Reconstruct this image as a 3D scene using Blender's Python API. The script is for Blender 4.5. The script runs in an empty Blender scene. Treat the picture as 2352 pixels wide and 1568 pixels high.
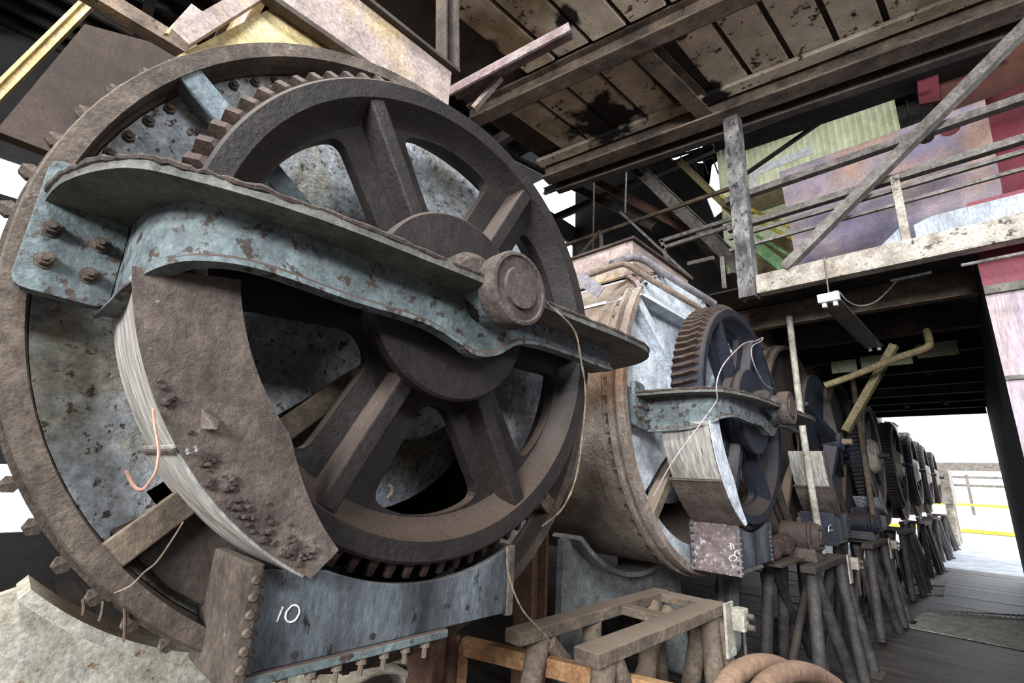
import bpy, bmesh, math, random
from math import sin, cos, radians as R_, pi, atan2, hypot
from mathutils import Vector, Matrix, geometry
random.seed(7)
S = bpy.context.scene
COL = S.collection
# ------------------------------------------------------------------ camera
FPX = 1092.584
ROT = Matrix(((0.71981366, 0.15698874, 0.67618254),
              (0.69280777, -0.2234054, -0.6856438),
              (0.04342448, 0.96200029, -0.26957328)))
CAM = Vector((0, 0, 1.6))
cd = bpy.data.cameras.new('camera')
cd.sensor_width = 36.0; cd.sensor_fit = 'HORIZONTAL'
cd.lens = 36.0 * FPX / 2352.0
cd.clip_start = 0.02; cd.clip_end = 400
cam = bpy.data.objects.new('camera', cd); COL.objects.link(cam)
cam.matrix_world = Matrix.Translation(CAM) @ ROT.to_4x4()
S.camera = cam
# ------------------------------------------------------------------ light and exposure
S.view_settings.view_transform = 'Standard'
S.view_settings.look = 'None'
S.view_settings.gamma = 1.0
S.view_settings.use_curve_mapping = False
S.view_settings.exposure = 0.9
w = bpy.data.worlds.new('daylight'); S.world = w; w.use_nodes = True
bg = w.node_tree.nodes['Background']
bg.inputs['Color'].default_value = (0.86, 0.92, 1.0, 1)
bg.inputs['Strength'].default_value = 1.6
sl = bpy.data.lights.new('sun', 'SUN'); sl.energy = 2.2; sl.angle = R_(9); sl.color = (1.0, 0.93, 0.84)
so = bpy.data.objects.new('sun', sl); COL.objects.link(so)
so.rotation_euler = Vector((-0.42, 0.72, -0.56)).to_track_quat('-Z', 'Y').to_euler()
def area_light(name, loc, direction, sx, sy, power, color):
    a = bpy.data.lights.new(name, 'AREA'); a.shape = 'RECTANGLE'; a.size = sx; a.size_y = sy
    a.energy = power; a.color = color
    o = bpy.data.objects.new(name, a); COL.objects.link(o); o.location = loc
    o.rotation_euler = Vector(direction).to_track_quat('-Z', 'Y').to_euler()
    return o
# area lights added in place of daylight from unseen side, rear and roof openings
area_light('side_daylight_fill', (3.9, 0.2, 4.3), (-0.86, 0.05, -0.40), 3.0, .8, 80, (0.88, 0.94, 1.0))
area_light('rear_doorway_fill', (2.4, -7.0, 4.6), (-0.30, 1, 0.12), 3.0, 2.4, 950, (0.92, 0.95, 1.0))
area_light('warm_roof_fill', (-3.0, -1.2, 6.6), (0.15, 0.65, -0.75), 1.6, 1.0, 45, (1.0, 0.80, 0.5))
area_light('overhead_key_light', (0.1, -1.8, 7.0), (-0.30, 0.44, -0.85), 1.2, .8, 320, (0.88, 0.94, 1.0))  # key light added from above to brighten the nearest end plate

# ------------------------------------------------------------------ helpers
def ray(px, py):
    return ROT @ Vector((px - 1176.0, -(py - 784.0), -FPX))
def onX(px, py, X):
    r = ray(px, py); t = (X - CAM.x) / r.x; return CAM + r * t
def onY(px, py, Y):
    r = ray(px, py); t = (Y - CAM.y) / r.y; return CAM + r * t
def onZ(px, py, Z):
    r = ray(px, py); t = (Z - CAM.z) / r.z; return CAM + r * t

MATS = {}
def mat(name, c1, c2, c3=None, scale=4.0, contrast=0.25, chips=0.62, rough=0.8, metal=0.0, bump=0.4,
        bscale=60.0, dust=0.0, dcol=(0.17, 0.125, 0.09), stretch=(1, 1, 1), c4=None, trans=0.0, fine=55, mott=0.8):
    m = bpy.data.materials.new(name); m.use_nodes = True; MATS[name] = m
    nt = m.node_tree; N = nt.nodes; L = nt.links; b = N['Principled BSDF']
    tc = N.new('ShaderNodeTexCoord'); mp = N.new('ShaderNodeMapping'); mp.inputs['Scale'].default_value = stretch
    L.new(tc.outputs['Object'], mp.inputs['Vector'])
    def noise(sc, det=8, rg=0.62, src=mp):
        n = N.new('ShaderNodeTexNoise'); n.inputs['Scale'].default_value = sc; n.inputs['Detail'].default_value = det
        n.inputs['Roughness'].default_value = rg; L.new(src.outputs['Vector'], n.inputs['Vector']); return n
    def ramp(src, a, c):
        r = N.new('ShaderNodeValToRGB'); r.color_ramp.elements[0].position = a; r.color_ramp.elements[1].position = c
        L.new(src, r.inputs['Fac']); return r
    def mix(f, a, c):
        x = N.new('ShaderNodeMixRGB')
        if isinstance(f, float): x.inputs[0].default_value = f
        else: L.new(f, x.inputs[0])
        for i, v in ((1, a), (2, c)):
            if isinstance(v, tuple): x.inputs[i].default_value = v + (1,)
            else: L.new(v, x.inputs[i])
        return x.outputs[0]
    n1 = noise(scale); r1 = ramp(n1.outputs['Fac'], 0.5 - contrast / 2, 0.5 + contrast / 2)
    col = mix(r1.outputs['Color'], c1, c2)
    if c4:
        n4 = noise(scale * 0.45, 4); r4 = ramp(n4.outputs['Fac'], 0.48, 0.62)
        col = mix(r4.outputs['Color'], col, c4)
    if c3:
        n3 = noise(scale * 5, 10, 0.7); r3 = ramp(n3.outputs['Fac'], chips, chips + 0.04)
        col = mix(r3.outputs['Color'], col, c3)
    # fine mottling: grains and pits a few millimetres across, and mid-size cloudy wear
    def mul(c, fac_out, lo, hi, amt):
        rr = N.new('ShaderNodeMapRange'); rr.inputs['From Min'].default_value = .32; rr.inputs['From Max'].default_value = .68
        rr.inputs['To Min'].default_value = lo; rr.inputs['To Max'].default_value = hi; L.new(fac_out, rr.inputs['Value'])
        x = N.new('ShaderNodeMixRGB'); x.blend_type = 'MULTIPLY'; x.inputs[0].default_value = amt
        L.new(c, x.inputs[1]); L.new(rr.outputs[0], x.inputs[2]); return x.outputs[0]
    nf = noise(fine, 6, 0.75); col = mul(col, nf.outputs['Fac'], .45, 1.5, mott)
    nm_ = noise(scale * 3.3, 6, 0.6); col = mul(col, nm_.outputs['Fac'], .6, 1.3, mott)
    if dust > 0:
        g = N.new('ShaderNodeNewGeometry'); sp = N.new('ShaderNodeSeparateXYZ'); L.new(g.outputs['Normal'], sp.inputs[0])
        rz = ramp(sp.outputs['Z'], 0.15, 0.75)
        mu = N.new('ShaderNodeMath'); mu.operation = 'MULTIPLY'; L.new(rz.outputs['Color'], mu.inputs[0]); mu.inputs[1].default_value = dust
        col = mix(mu.outputs[0], col, dcol)
    L.new(col, b.inputs['Base Color'])
    b.inputs['Roughness'].default_value = rough; b.inputs['Metallic'].default_value = metal
    if bump > 0:
        nb = noise(bscale, 6, 0.7); nb2 = noise(bscale * 0.2, 4, 0.6)
        ad = N.new('ShaderNodeMath'); L.new(nb.outputs['Fac'], ad.inputs[0]); L.new(nb2.outputs['Fac'], ad.inputs[1])
        bp = N.new('ShaderNodeBump'); bp.inputs['Strength'].default_value = bump; bp.inputs['Distance'].default_value = 0.012
        L.new(ad.outputs[0], bp.inputs['Height']); L.new(bp.outputs['Normal'], b.inputs['Normal'])
    if trans > 0:
        tr = N.new('ShaderNodeBsdfTranslucent'); L.new(col, tr.inputs['Color'])
        ms = N.new('ShaderNodeMixShader'); ms.inputs[0].default_value = trans
        L.new(b.outputs[0], ms.inputs[1]); L.new(tr.outputs[0], ms.inputs[2])
        L.new(ms.outputs[0], N['Material Output'].inputs['Surface'])
    return m

GEAR = mat('dark_greasy_iron', (0.011, 0.0075, 0.0068), (0.027, 0.018, 0.0145), (0.055, 0.04, 0.032), 5, .3, .66, .55, .2, .5, 70, .8, (0.13, 0.09, 0.066))
GEARB = mat('blue_black_iron', (0.010, 0.013, 0.022), (0.024, 0.028, 0.042), (0.045, 0.04, 0.045), 5, .3, .68, .6, .25, .4, 70, .5)
TOOTH = mat('rusty_toothed_iron', (0.026, 0.016, 0.012), (0.075, 0.045, 0.033), (0.15, 0.055, 0.03), 9, .3, .62, .7, .2, .5, 70, .5)
YOKE = mat('chipped_blue_green_paint', (0.075, 0.093, 0.092), (0.175, 0.215, 0.215), (0.055, 0.036, 0.026), 5, .35, .54, .6, .0, .35, 60, .95, (0.115, 0.08, 0.065))
PLATEU = mat('faded_grey_green_paint', (0.06, 0.056, 0.046), (0.15, 0.145, 0.12), (0.06, 0.045, 0.035), 4, .3, .62, .7, .0, .35, 60, 1.0, (0.115, 0.08, 0.065))
CRUST = mat('crusted_brown_dirt', (0.06, 0.043, 0.035), (0.13, 0.095, 0.075), (0.2, 0.15, 0.12), 16, .3, .6, .95, 0, 1.0, 90, 0)
GUARD = mat('weathered_white_sheet', (0.25, 0.22, 0.18), (0.68, 0.66, 0.60), (0.14, 0.09, 0.06), 3.2, .35, .64, .7, 0, .3, 50, 0, stretch=(3, 1, .4), c4=(0.30, 0.26, 0.21), fine=22)
GUARDF = mat('dusty_guard_face', (0.08, 0.058, 0.046), (0.175, 0.135, 0.11), (0.36, 0.33, 0.30), 4, .3, .66, .9, 0, .7, 75, .3)
ENDP = mat('mottled_pale_blue_paint', (0.26, 0.275, 0.29), (0.62, 0.65, 0.68), (0.10, 0.07, 0.05), 7, .4, .57, .75, 0, .9, 40, 0, c4=(0.34, 0.32, 0.26))
ENDP2 = mat('bright_blue_white_paint', (0.60, 0.66, 0.70), (0.84, 0.88, 0.92), (0.13, 0.12, 0.11), 4, .4, .64, .55, 0, .35, 40, 0)
HOOP = mat('dusty_brown_flange', (0.065, 0.047, 0.035), (0.145, 0.11, 0.083), (0.28, 0.25, 0.21), 7, .3, .64, .9, 0, .6, 70, .4)
SHELL = mat('rusty_beige_shell', (0.20, 0.145, 0.11), (0.42, 0.35, 0.29), (0.12, 0.06, 0.03), 2.2, .35, .63, .85, 0, .9, 30, .3, (0.33, 0.27, 0.21), c4=(0.17, 0.095, 0.052))
HOPPER = mat('stained_pink_grey_paint', (0.28, 0.21, 0.18), (0.42, 0.33, 0.29), (0.16, 0.09, 0.05), 3, .4, .64, .8, 0, .3, 50, 0, c4=(0.42, 0.30, 0.13))
HOPY = mat('yellow_steel_sheet', (0.38, 0.27, 0.10), (0.60, 0.50, 0.28), (0.2, 0.12, 0.06), 3, .4, .64, .7, 0, .3, 50, 0)  # mottled yellow for the hopper slope and the corner girder
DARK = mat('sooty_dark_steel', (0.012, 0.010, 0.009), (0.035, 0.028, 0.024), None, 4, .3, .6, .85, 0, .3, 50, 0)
DARKB = mat('brown_black_steel', (0.03, 0.022, 0.017), (0.075, 0.055, 0.042), (0.13, 0.10, 0.08), 4, .3, .66, .85, 0, .4, 50, .4)
BOXM = mat('blue_black_painted_plate', (0.024, 0.026, 0.030), (0.13, 0.15, 0.16), (0.02, 0.018, 0.018), 3, .22, .6, .5, .1, .35, 55, .3, stretch=(1, 1.6, .6))
FRAME = mat('dusty_tan_steel', (0.10, 0.075, 0.055), (0.22, 0.165, 0.115), (0.05, 0.035, 0.03), 6, .3, .64, .9, 0, .6, 70, .7, (0.27, 0.20, 0.14))
LEGD = mat('grey_brown_tube', (0.03, 0.027, 0.027), (0.085, 0.075, 0.07), (0.03, 0.028, 0.03), 5, .3, .62, .7, .1, .4, 60, .4)
ORANGE = mat('orange_rust_angle', (0.22, 0.10, 0.045), (0.40, 0.23, 0.10), (0.5, 0.4, 0.28), 7, .35, .64, .85, 0, .4, 60, .2, (0.40, 0.24, 0.11))
RUSTP = mat('tan_rust_pipe', (0.24, 0.14, 0.085), (0.36, 0.23, 0.14), (0.12, 0.07, 0.045), 4, .35, .66, .75, 0, .3, 60, .2, (0.38, 0.25, 0.16))
SADDLE = mat('cream_cast_iron', (0.30, 0.26, 0.19), (0.55, 0.53, 0.45), (0.22, 0.13, 0.06), 3.5, .4, .62, .75, 0, .45, 40, .3, (0.40, 0.33, 0.2))
SADBL = mat('grey_blue_cast_iron', (0.16, 0.165, 0.155), (0.36, 0.375, 0.36), (0.12, 0.10, 0.08), 3.5, .4, .62, .75, 0, .45, 40, .3)
COLM = mat('red_brown_column', (0.09, 0.045, 0.03), (0.16, 0.085, 0.055), None, 4, .3, .6, .85, 0, .3, 50, 0)
CEILP = mat('stained_cream_panel', (0.50, 0.40, 0.29), (0.80, 0.68, 0.54), (0.05, 0.028, 0.018), 1.6, .35, .575, .85, 0, .4, 30, 0, c4=(0.26, 0.18, 0.10), mott=.45)
BEAMT = mat('tan_sooty_beam', (0.05, 0.036, 0.027), (0.20, 0.145, 0.10), (0.03, 0.02, 0.016), 3, .35, .60, .85, 0, .4, 40, 0)
BALC = mat('flaking_white_steel', (0.24, 0.19, 0.145), (0.56, 0.51, 0.43), (0.045, 0.035, 0.03), 3, .28, .585, .7, 0, .3, 40, 0)
POSTM = mat('black_white_flaked_post', (0.03, 0.028, 0.028), (0.42, 0.40, 0.37), (0.03, 0.03, 0.04), 5, .3, .55, .7, 0, .3, 50, 0, c4=(0.06, 0.05, 0.045), stretch=(1, 1, .5))
RAILM = mat('worn_grey_railing', (0.10, 0.085, 0.072), (0.27, 0.24, 0.21), (0.05, 0.04, 0.035), 8, .35, .62, .75, 0, .3, 60, 0)
RUSTBLUE = mat('rust_and_violet_sheet', (0.25, 0.22, 0.31), (0.55, 0.42, 0.40), (0.16, 0.07, 0.04), 1.3, .2, .68, .6, .1, .2, 40, 0, c4=(0.56, 0.29, 0.14), mott=.55)
RED = mat('crimson_sheet', (0.16, 0.012, 0.022), (0.27, 0.03, 0.06), (0.14, 0.05, 0.03), 1.2, .5, .68, .55, 0, .2, 30, 0, c4=(0.11, 0.022, 0.012))  # purple tint of the outside light mixed into the red
REDB = mat('brown_red_sheet', (0.10, 0.018, 0.015), (0.18, 0.07, 0.03), None, 1.2, .5, .68, .55, 0, .2, 30, 0)
PURPLE = mat('violet_lit_streaked_sheet', (0.28, 0.23, 0.40), (0.52, 0.44, 0.50), (0.2, 0.14, 0.2), 2.2, .4, .68, .6, 0, .2, 30, 0, stretch=(3, 1, .25), c4=(0.47, 0.36, 0.36))  # violet tint of the outside light put into the sheet colour
CORR = mat('yellow_green_corrugated', (0.72, 0.74, 0.55), (0.88, 0.89, 0.72), None, 2, .4, .6, .6, 0, 0, 30, 0, trans=.45, mott=.3)
YELP = mat('yellow_paint', (0.5, 0.4, 0.05), (0.62, 0.52, 0.08), None, 4, .3, .6, .5, 0, .1, 50, 0)
GRNP = mat('green_paint', (0.10, 0.25, 0.09), (0.24, 0.42, 0.2), None, 4, .3, .6, .6, 0, .1, 50, 0)
YBR = mat('yellow_brown_pipe', (0.14, 0.11, 0.05), (0.26, 0.21, 0.10), (0.05, 0.04, 0.03), 5, .3, .6, .7, 0, .3, 50, 0)
PIPEG = mat('grey_lilac_pipe', (0.17, 0.15, 0.16), (0.30, 0.27, 0.28), (0.20, 0.11, 0.06), 5, .3, .64, .6, 0, .3, 60, .2)
PIPEB = mat('brown_dusty_pipe', (0.20, 0.14, 0.10), (0.30, 0.22, 0.17), None, 5, .3, .64, .8, 0, .3, 60, .2)
CHALK = mat('white_chalk', (0.8, 0.8, 0.78), (0.9, 0.9, 0.88), None, 20, .3, .6, .95, 0, 0, 60, 0)
WIREM = mat('brown_twine', (0.13, 0.09, 0.06), (0.23, 0.17, 0.12), None, 20, .3, .6, .95, 0, .3, 200, 0)
WIREP = mat('pale_lilac_wire', (0.33, 0.28, 0.27), (0.45, 0.38, 0.37), None, 20, .3, .6, .6, 0, .2, 200, 0)
COPPER = mat('copper_pink_wire', (0.30, 0.15, 0.10), (0.40, 0.22, 0.16), None, 20, .3, .6, .5, 0, .1, 100, 0)
LAMPW = mat('white_enamel', (0.75, 0.75, 0.75), (0.88, 0.88, 0.88), None, 6, .3, .6, .4, 0, .1, 60, 0)
LAMPD = mat('dirty_reflector', (0.05, 0.045, 0.045), (0.12, 0.11, 0.11), None, 6, .3, .6, .35, .3, .1, 60, 0)
FLOORM = mat('dirty_plank_floor', (0.030, 0.023, 0.018), (0.095, 0.076, 0.060), (0.22, 0.19, 0.155), 2.0, .35, .64, .5, 0, .5, 30, 0, stretch=(.5, 2.2, 1))
GROUND = mat('pale_concrete_ground', (0.40, 0.42, 0.46), (0.60, 0.62, 0.66), None, .8, .4, .6, .8, 0, .2, 10, 0)
BOARD = mat('pale_worn_board', (0.26, 0.23, 0.19), (0.42, 0.39, 0.33), None, 6, .3, .6, .8, 0, .3, 40, 0)
CLOTH = mat('grey_rag_lump', (0.16, 0.14, 0.12), (0.34, 0.31, 0.28), None, 14, .3, .6, .95, 0, .8, 40, 0)
GBOX = mat('oily_brown_casting', (0.055, 0.04, 0.036), (0.12, 0.088, 0.075), (0.03, 0.025, 0.024), 7, .3, .62, .6, .1, .6, 60, .5)
RAG = mat('rust_brown_bundle', (0.05, 0.028, 0.022), (0.17, 0.10, 0.075), (0.02, 0.015, 0.013), 14, .3, .58, .9, 0, 1.0, 60, 0)
SHAFTD = mat('dusty_shaft_end', (0.05, 0.035, 0.029), (0.105, 0.078, 0.065), (0.03, 0.024, 0.022), 9, .3, .60, .85, 0, .7, 70, .3)
PINKBOX = mat('peeling_pink_grey_plate', (0.13, 0.09, 0.09), (0.20, 0.15, 0.145), (0.40, 0.38, 0.36), 6, .3, .56, .7, 0, .5, 50, 0)
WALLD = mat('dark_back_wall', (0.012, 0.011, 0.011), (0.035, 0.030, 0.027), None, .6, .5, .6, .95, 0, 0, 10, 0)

class MB:
    def __init__(s): s.bm = bmesh.new()
    def face(s, vs):
        try: s.bm.faces.new(vs)
        except ValueError: pass
    def hexa(s, p):      # 8 points: bottom 4 ccw, top 4 ccw
        v = [s.bm.verts.new(q) for q in p]
        for f in ((3,2,1,0),(4,5,6,7),(0,1,5,4),(1,2,6,5),(2,3,7,6),(3,0,4,7)): s.face([v[i] for i in f])
        return s
    def box(s, x0, x1, y0, y1, z0, z1):
        return s.hexa([(x0,y0,z0),(x1,y0,z0),(x1,y1,z0),(x0,y1,z0),(x0,y0,z1),(x1,y0,z1),(x1,y1,z1),(x0,y1,z1)])
    def bar(s, a, b, w_, h, up=(0, 0, 1)):
        a = Vector(a); b = Vector(b); d = (b - a).normalized(); u = Vector(up)
        if abs(d.dot(u)) > .97: u = Vector((0, 1, 0))
        sd = d.cross(u).normalized() * w_ / 2; u = sd.cross(d).normalized() * h / 2
        return s.hexa([a-sd-u, a+sd-u, b+sd-u, b-sd-u, a-sd+u, a+sd+u, b+sd+u, b-sd+u])
    def angle(s, a, b, w_, t=.012, up=(0,0,1)):      # L section
        a = Vector(a); b = Vector(b); d = (b - a).normalized(); u = Vector(up)
        sd = d.cross(u).normalized(); u = sd.cross(d).normalized()
        s.bar(a, b, w_, t, up); s.bar(a + sd*(w_/2 - t/2) - u*(w_/2+t/2), b + sd*(w_/2 - t/2) - u*(w_/2+t/2), t, w_, up); return s
    def channel(s, a, b, w_, h, t=.02, up=(0,0,1)):   # I section
        a = Vector(a); b = Vector(b); d = (b - a).normalized(); u = Vector(up)
        sd = d.cross(u).normalized(); u = sd.cross(d).normalized()
        s.bar(a + u*(h/2 - t/2), b + u*(h/2 - t/2), w_, t, up); s.bar(a - u*(h/2 - t/2), b - u*(h/2 - t/2), w_, t, up)
        s.bar(a, b, t, h - 2*t - .002, up); return s
    def cyl(s, a, b, r, r2=None, n=20, caps=True):
        a = Vector(a); b = Vector(b); d = (b - a).normalized(); r2 = r if r2 is None else r2
        u = Vector((0,0,1)) if abs(d.z) < .9 else Vector((1,0,0)); sx = d.cross(u).normalized(); sy = d.cross(sx)
        A = [s.bm.verts.new(a + (sx*cos(2*pi*i/n) + sy*sin(2*pi*i/n))*r) for i in range(n)]
        B = [s.bm.verts.new(b + (sx*cos(2*pi*i/n) + sy*sin(2*pi*i/n))*r2) for i in range(n)]
        for i in range(n): s.face([A[i], B[i], B[(i+1) % n], A[(i+1) % n]])
        if caps: s.face(A); s.face(B[::-1])
        return s
    def tube(s, pts, r, n=8, smooth=3):
        P = [Vector(p) for p in pts]
        if smooth > 1 and len(P) > 2:
            Q = []
            for i in range(len(P) - 1):
                p0 = P[max(i-1, 0)]; p1 = P[i]; p2 = P[i+1]; p3 = P[min(i+2, len(P)-1)]
                for k in range(smooth):
                    t = k / smooth
                    Q.append(.5*((2*p1) + (p2-p0)*t + (2*p0-5*p1+4*p2-p3)*t*t + (3*p1-p0-3*p2+p3)*t**3))
            P = Q + [P[-1]]
        rings = []; pn = None
        for i, p in enumerate(P):
            d = (P[min(i+1, len(P)-1)] - P[max(i-1, 0)]).normalized()
            if pn is None: pn = d.cross(Vector((0.3, 0.2, 1))).normalized()
            pn = (pn - d*pn.dot(d)).normalized(); q = d.cross(pn)
            rr = r(i / (len(P)-1)) if callable(r) else r
            rings.append([s.bm.verts.new(p + (pn*cos(2*pi*k/n) + q*sin(2*pi*k/n))*rr) for k in range(n)])
        for A, B in zip(rings, rings[1:]):
            for k in range(n): s.face([A[k], A[(k+1) % n], B[(k+1) % n], B[k]])
        s.face(rings[0][::-1]); s.face(rings[-1]); return s
    def plate(s, outer, holes, f0, f1):     # outer/holes 2-D loops, f0/f1 map (a,b) -> 3-D for both faces
        loops = [outer] + list(holes)
        tri = geometry.tessellate_polygon([[Vector((a, b, 0)) for a, b in l] for l in loops])
        flat = [q for l in loops for q in l]
        A = [s.bm.verts.new(f0(a, b)) for a, b in flat]; B = [s.bm.verts.new(f1(a, b)) for a, b in flat]
        for t in tri: s.face([A[i] for i in t]); s.face([B[i] for i in reversed(t)])
        k = 0
        for l in loops:
            n = len(l)
            for i in range(n):
                j = (i+1) % n; s.face([A[k+i], A[k+j], B[k+j], B[k+i]])
            k += n
        return s
    def prismX(s, poly, x0, x1, holes=()): return s.plate(poly, holes, lambda a, b: (x0, a, b), lambda a, b: (x1, a, b))
    def prismZ(s, poly, z0, z1, holes=()): return s.plate(poly, holes, lambda a, b: (a, b, z0), lambda a, b: (a, b, z1))
    def prismY(s, poly, y0, y1, holes=()): return s.plate(poly, holes, lambda a, b: (a, y0, b), lambda a, b: (a, y1, b))
    def lathe(s, prof, cy, cz, n=96, a0=0, a1=360, closed=True):   # prof: (r, x), axis along X
        full = abs(a1 - a0) >= 359.9; cnt = n if full else n + 1; rings = []
        for i in range(cnt):
            a = R_(a0 + (a1 - a0)*i/n); rings.append([s.bm.verts.new((x, cy + r*cos(a), cz + r*sin(a))) for r, x in prof])
        m = len(prof)
        for i in range(n):
            A = rings[i]; B = rings[(i+1) % cnt]
            for j in range(m if closed else m-1):
                k = (j+1) % m; s.face([A[j], B[j], B[k], A[k]])
        if closed and not full: s.face(rings[0]); s.face(rings[-1][::-1])
        return s

def mesh_of(mb, name, m, smooth=False, origin=(0, 0, 0)):
    bm = mb.bm
    bmesh.ops.remove_doubles(bm, verts=bm.verts, dist=1e-5)
    bmesh.ops.recalc_face_normals(bm, faces=bm.faces)
    bmesh.ops.translate(bm, verts=bm.verts, vec=-Vector(origin))
    me = bpy.data.meshes.new(name); bm.to_mesh(me); bm.free(); me.materials.append(m)
    if smooth:
        for p in me.polygons: p.use_smooth = True
        me.set_sharp_from_angle(angle=R_(35))
    return me
def root_of(o):
    while o.parent: o = o.parent
    return o
def part(name, mb, m, parent, bevel=0, smooth=False, label=None, stuff=False):
    root = root_of(parent)
    o = bpy.data.objects.new(name, mesh_of(mb, name, m, smooth, root.location)); COL.objects.link(o); o.parent = parent
    if bevel: bv(o, bevel)
    if label: o['label'] = label
    if stuff: o['kind'] = 'stuff'
    return o
def bv(o, wd):
    md = o.modifiers.new('bevel', 'BEVEL'); md.width = wd; md.segments = 2; md.limit_method = 'ANGLE'; md.angle_limit = R_(40)
def thing(name, label, cat, base, group=None):
    o = bpy.data.objects.new(name, None); COL.objects.link(o); o.location = base; o.empty_display_size = .2
    o['label'] = label; o['category'] = cat
    if group: o['group'] = group
    return o
def single(name, mb, m, label, cat, group=None, bevel=0, smooth=False, kind=None, origin=None):
    if origin is None:
        vs = [v.co for v in mb.bm.verts]; origin = Vector((sum(v.x for v in vs)/len(vs), sum(v.y for v in vs)/len(vs), min(v.z for v in vs)))
    o = bpy.data.objects.new(name, mesh_of(mb, name, m, smooth, origin)); COL.objects.link(o); o.location = origin
    if kind: o['kind'] = kind
    if label: o['label'] = label; o['category'] = cat
    if group: o['group'] = group
    if bevel: bv(o, bevel)
    return o
def struct(name, mb, m, bevel=0):
    o = bpy.data.objects.new(name, mesh_of(mb, name, m)); COL.objects.link(o); o['kind'] = 'structure'
    if bevel: bv(o, bevel)
    return o
def copy_tree(o, parent=None, skip=()):
    c = o.copy(); COL.objects.link(c); c.parent = parent
    for ch in list(o.children):
        if ch.name.split('.')[0] not in skip: copy_tree(ch, c, skip)
    return c
def inst(name, me, loc, parent, rot=(0, 0, 0)):
    o = bpy.data.objects.new(name, me); COL.objects.link(o); o.parent = parent
    o.location = Vector(loc) - root_of(parent).location; o.rotation_euler = rot; return o
def fillet(poly, r, n=5):
    out = []
    k = len(poly)
    for i in range(k):
        p = Vector(poly[i]); a = Vector(poly[i-1]); b = Vector(poly[(i+1) % k])
        da = (a-p); db = (b-p); la = da.length; lb = db.length; rr = min(r, la*.48, lb*.48)
        if rr < 1e-4: out.append(tuple(p)); continue
        A = p + da/la*rr; B = p + db/lb*rr
        for j in range(n+1):
            t = j/n; q = A*(1-t)**2 + p*2*t*(1-t) + B*t*t; out.append((q.x, q.y))
    return out
def spl2(P, n=4):
    out = []
    for i in range(len(P)-1):
        p0 = P[max(i-1, 0)]; p1 = P[i]; p2 = P[i+1]; p3 = P[min(i+2, len(P)-1)]
        for k in range(n):
            u = k/n
            out.append(tuple(.5*(2*b + (c-a)*u + (2*a-5*b+4*c-d)*u*u + (3*b-a-3*c+d)*u**3) for a, b, c, d in zip(p0, p1, p2, p3)))
    return out + [P[-1]]
def polar(r, a): return (r*cos(R_(a)), r*sin(R_(a)))

# ------------------------------------------------------------------ setting
floor = MB().box(-14, 8, -9, 15.5, -.12, -.02)
for i in range(100):
    y_ = -9 + i*.245; floor.box(-14, 8, y_+.004, y_+.241, -.0199, random.uniform(-.006, 0))
floor = floor; struct('floor', floor, FLOORM)
struct('trim_1', MB().box(-30, 20, 15.5, 120, -.14, -.015), GROUND)
# ceiling: panel field over the tanks
def cy_far(x): return 4.33 + .16*(x + 3.26)
def cy_mid(x): return 2.96 + .185*(x + 3.3)
def cy_near(x): return 1.2 + .185*(x + 3.3)
cz = 5.72
ce = MB(); cb = MB()
cb.hexa([(-3.7, 0.75, cz+.03), (3.2, 2.0, cz+.03), (3.2, 5.45, cz+.03), (-3.7, 4.3, cz+.03),
         (-3.7, 0.75, cz+.13), (3.2, 2.0, cz+.13), (3.2, 5.45, cz+.13), (-3.7, 4.3, cz+.13)])
struct('ceiling', cb, DARKB)
def row(fa, fb, x0, n, wd, gap):
    for i in range(n):
        xa = x0 + i*wd + gap/2; xb = x0 + (i+1)*wd - gap/2
        if abs((xa + .2) + 1.72) < .18 and fa is cy_mid: continue
        g = random.uniform(-.008, .008)
        ya, yb = fa(xa)+.10, fb(xa)-.10; yc_, yd = fa(xb)+.10, fb(xb)-.10
        dx = .055*(yb-ya)
        ce.hexa([(xa, ya, cz-.03+g), (xb, yc_, cz-.03+g), (xb+dx, yd, cz-.03-g), (xa+dx, yb, cz-.03-g),
                 (xa, ya, cz+.02), (xb, yc_, cz+.02), (xb+dx, yd, cz+.02), (xa+dx, yb, cz+.02)])
row(cy_mid, cy_far, -3.4, 15, .37, .05)
row(cy_near, cy_mid, -2.95, 15, .37, .045)
def stain(m, spots):       # black soot patches on the panels
    nt = m.node_tree; N = nt.nodes; L = nt.links; b = N['Principled BSDF']; src = b.inputs['Base Color'].links[0].from_socket
    tc = N.new('ShaderNodeTexCoord'); nz = N.new('ShaderNodeTexNoise'); nz.inputs['Scale'].default_value = 5; nz.inputs['Detail'].default_value = 8
    L.new(tc.outputs['Object'], nz.inputs['Vector'])
    for p, r in spots:
        vd = N.new('ShaderNodeVectorMath'); vd.operation = 'DISTANCE'; L.new(tc.outputs['Object'], vd.inputs[0]); vd.inputs[1].default_value = p
        ad = N.new('ShaderNodeMath'); ad.operation = 'MULTIPLY_ADD'; L.new(nz.outputs['Fac'], ad.inputs[0]); ad.inputs[1].default_value = r*2.2; L.new(vd.outputs['Value'], ad.inputs[2])
        mr = N.new('ShaderNodeMapRange'); mr.inputs['From Min'].default_value = r*1.9; mr.inputs['From Max'].default_value = r*2.25; mr.inputs['To Min'].default_value = 1; mr.inputs['To Max'].default_value = 0
        L.new(ad.outputs[0], mr.inputs['Value'])
        mx = N.new('ShaderNodeMixRGB'); L.new(mr.outputs[0], mx.inputs[0]); L.new(src, mx.inputs[1]); mx.inputs[2].default_value = (.012, .009, .008, 1); src = mx.outputs[0]
    L.new(src, b.inputs['Base Color'])
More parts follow.
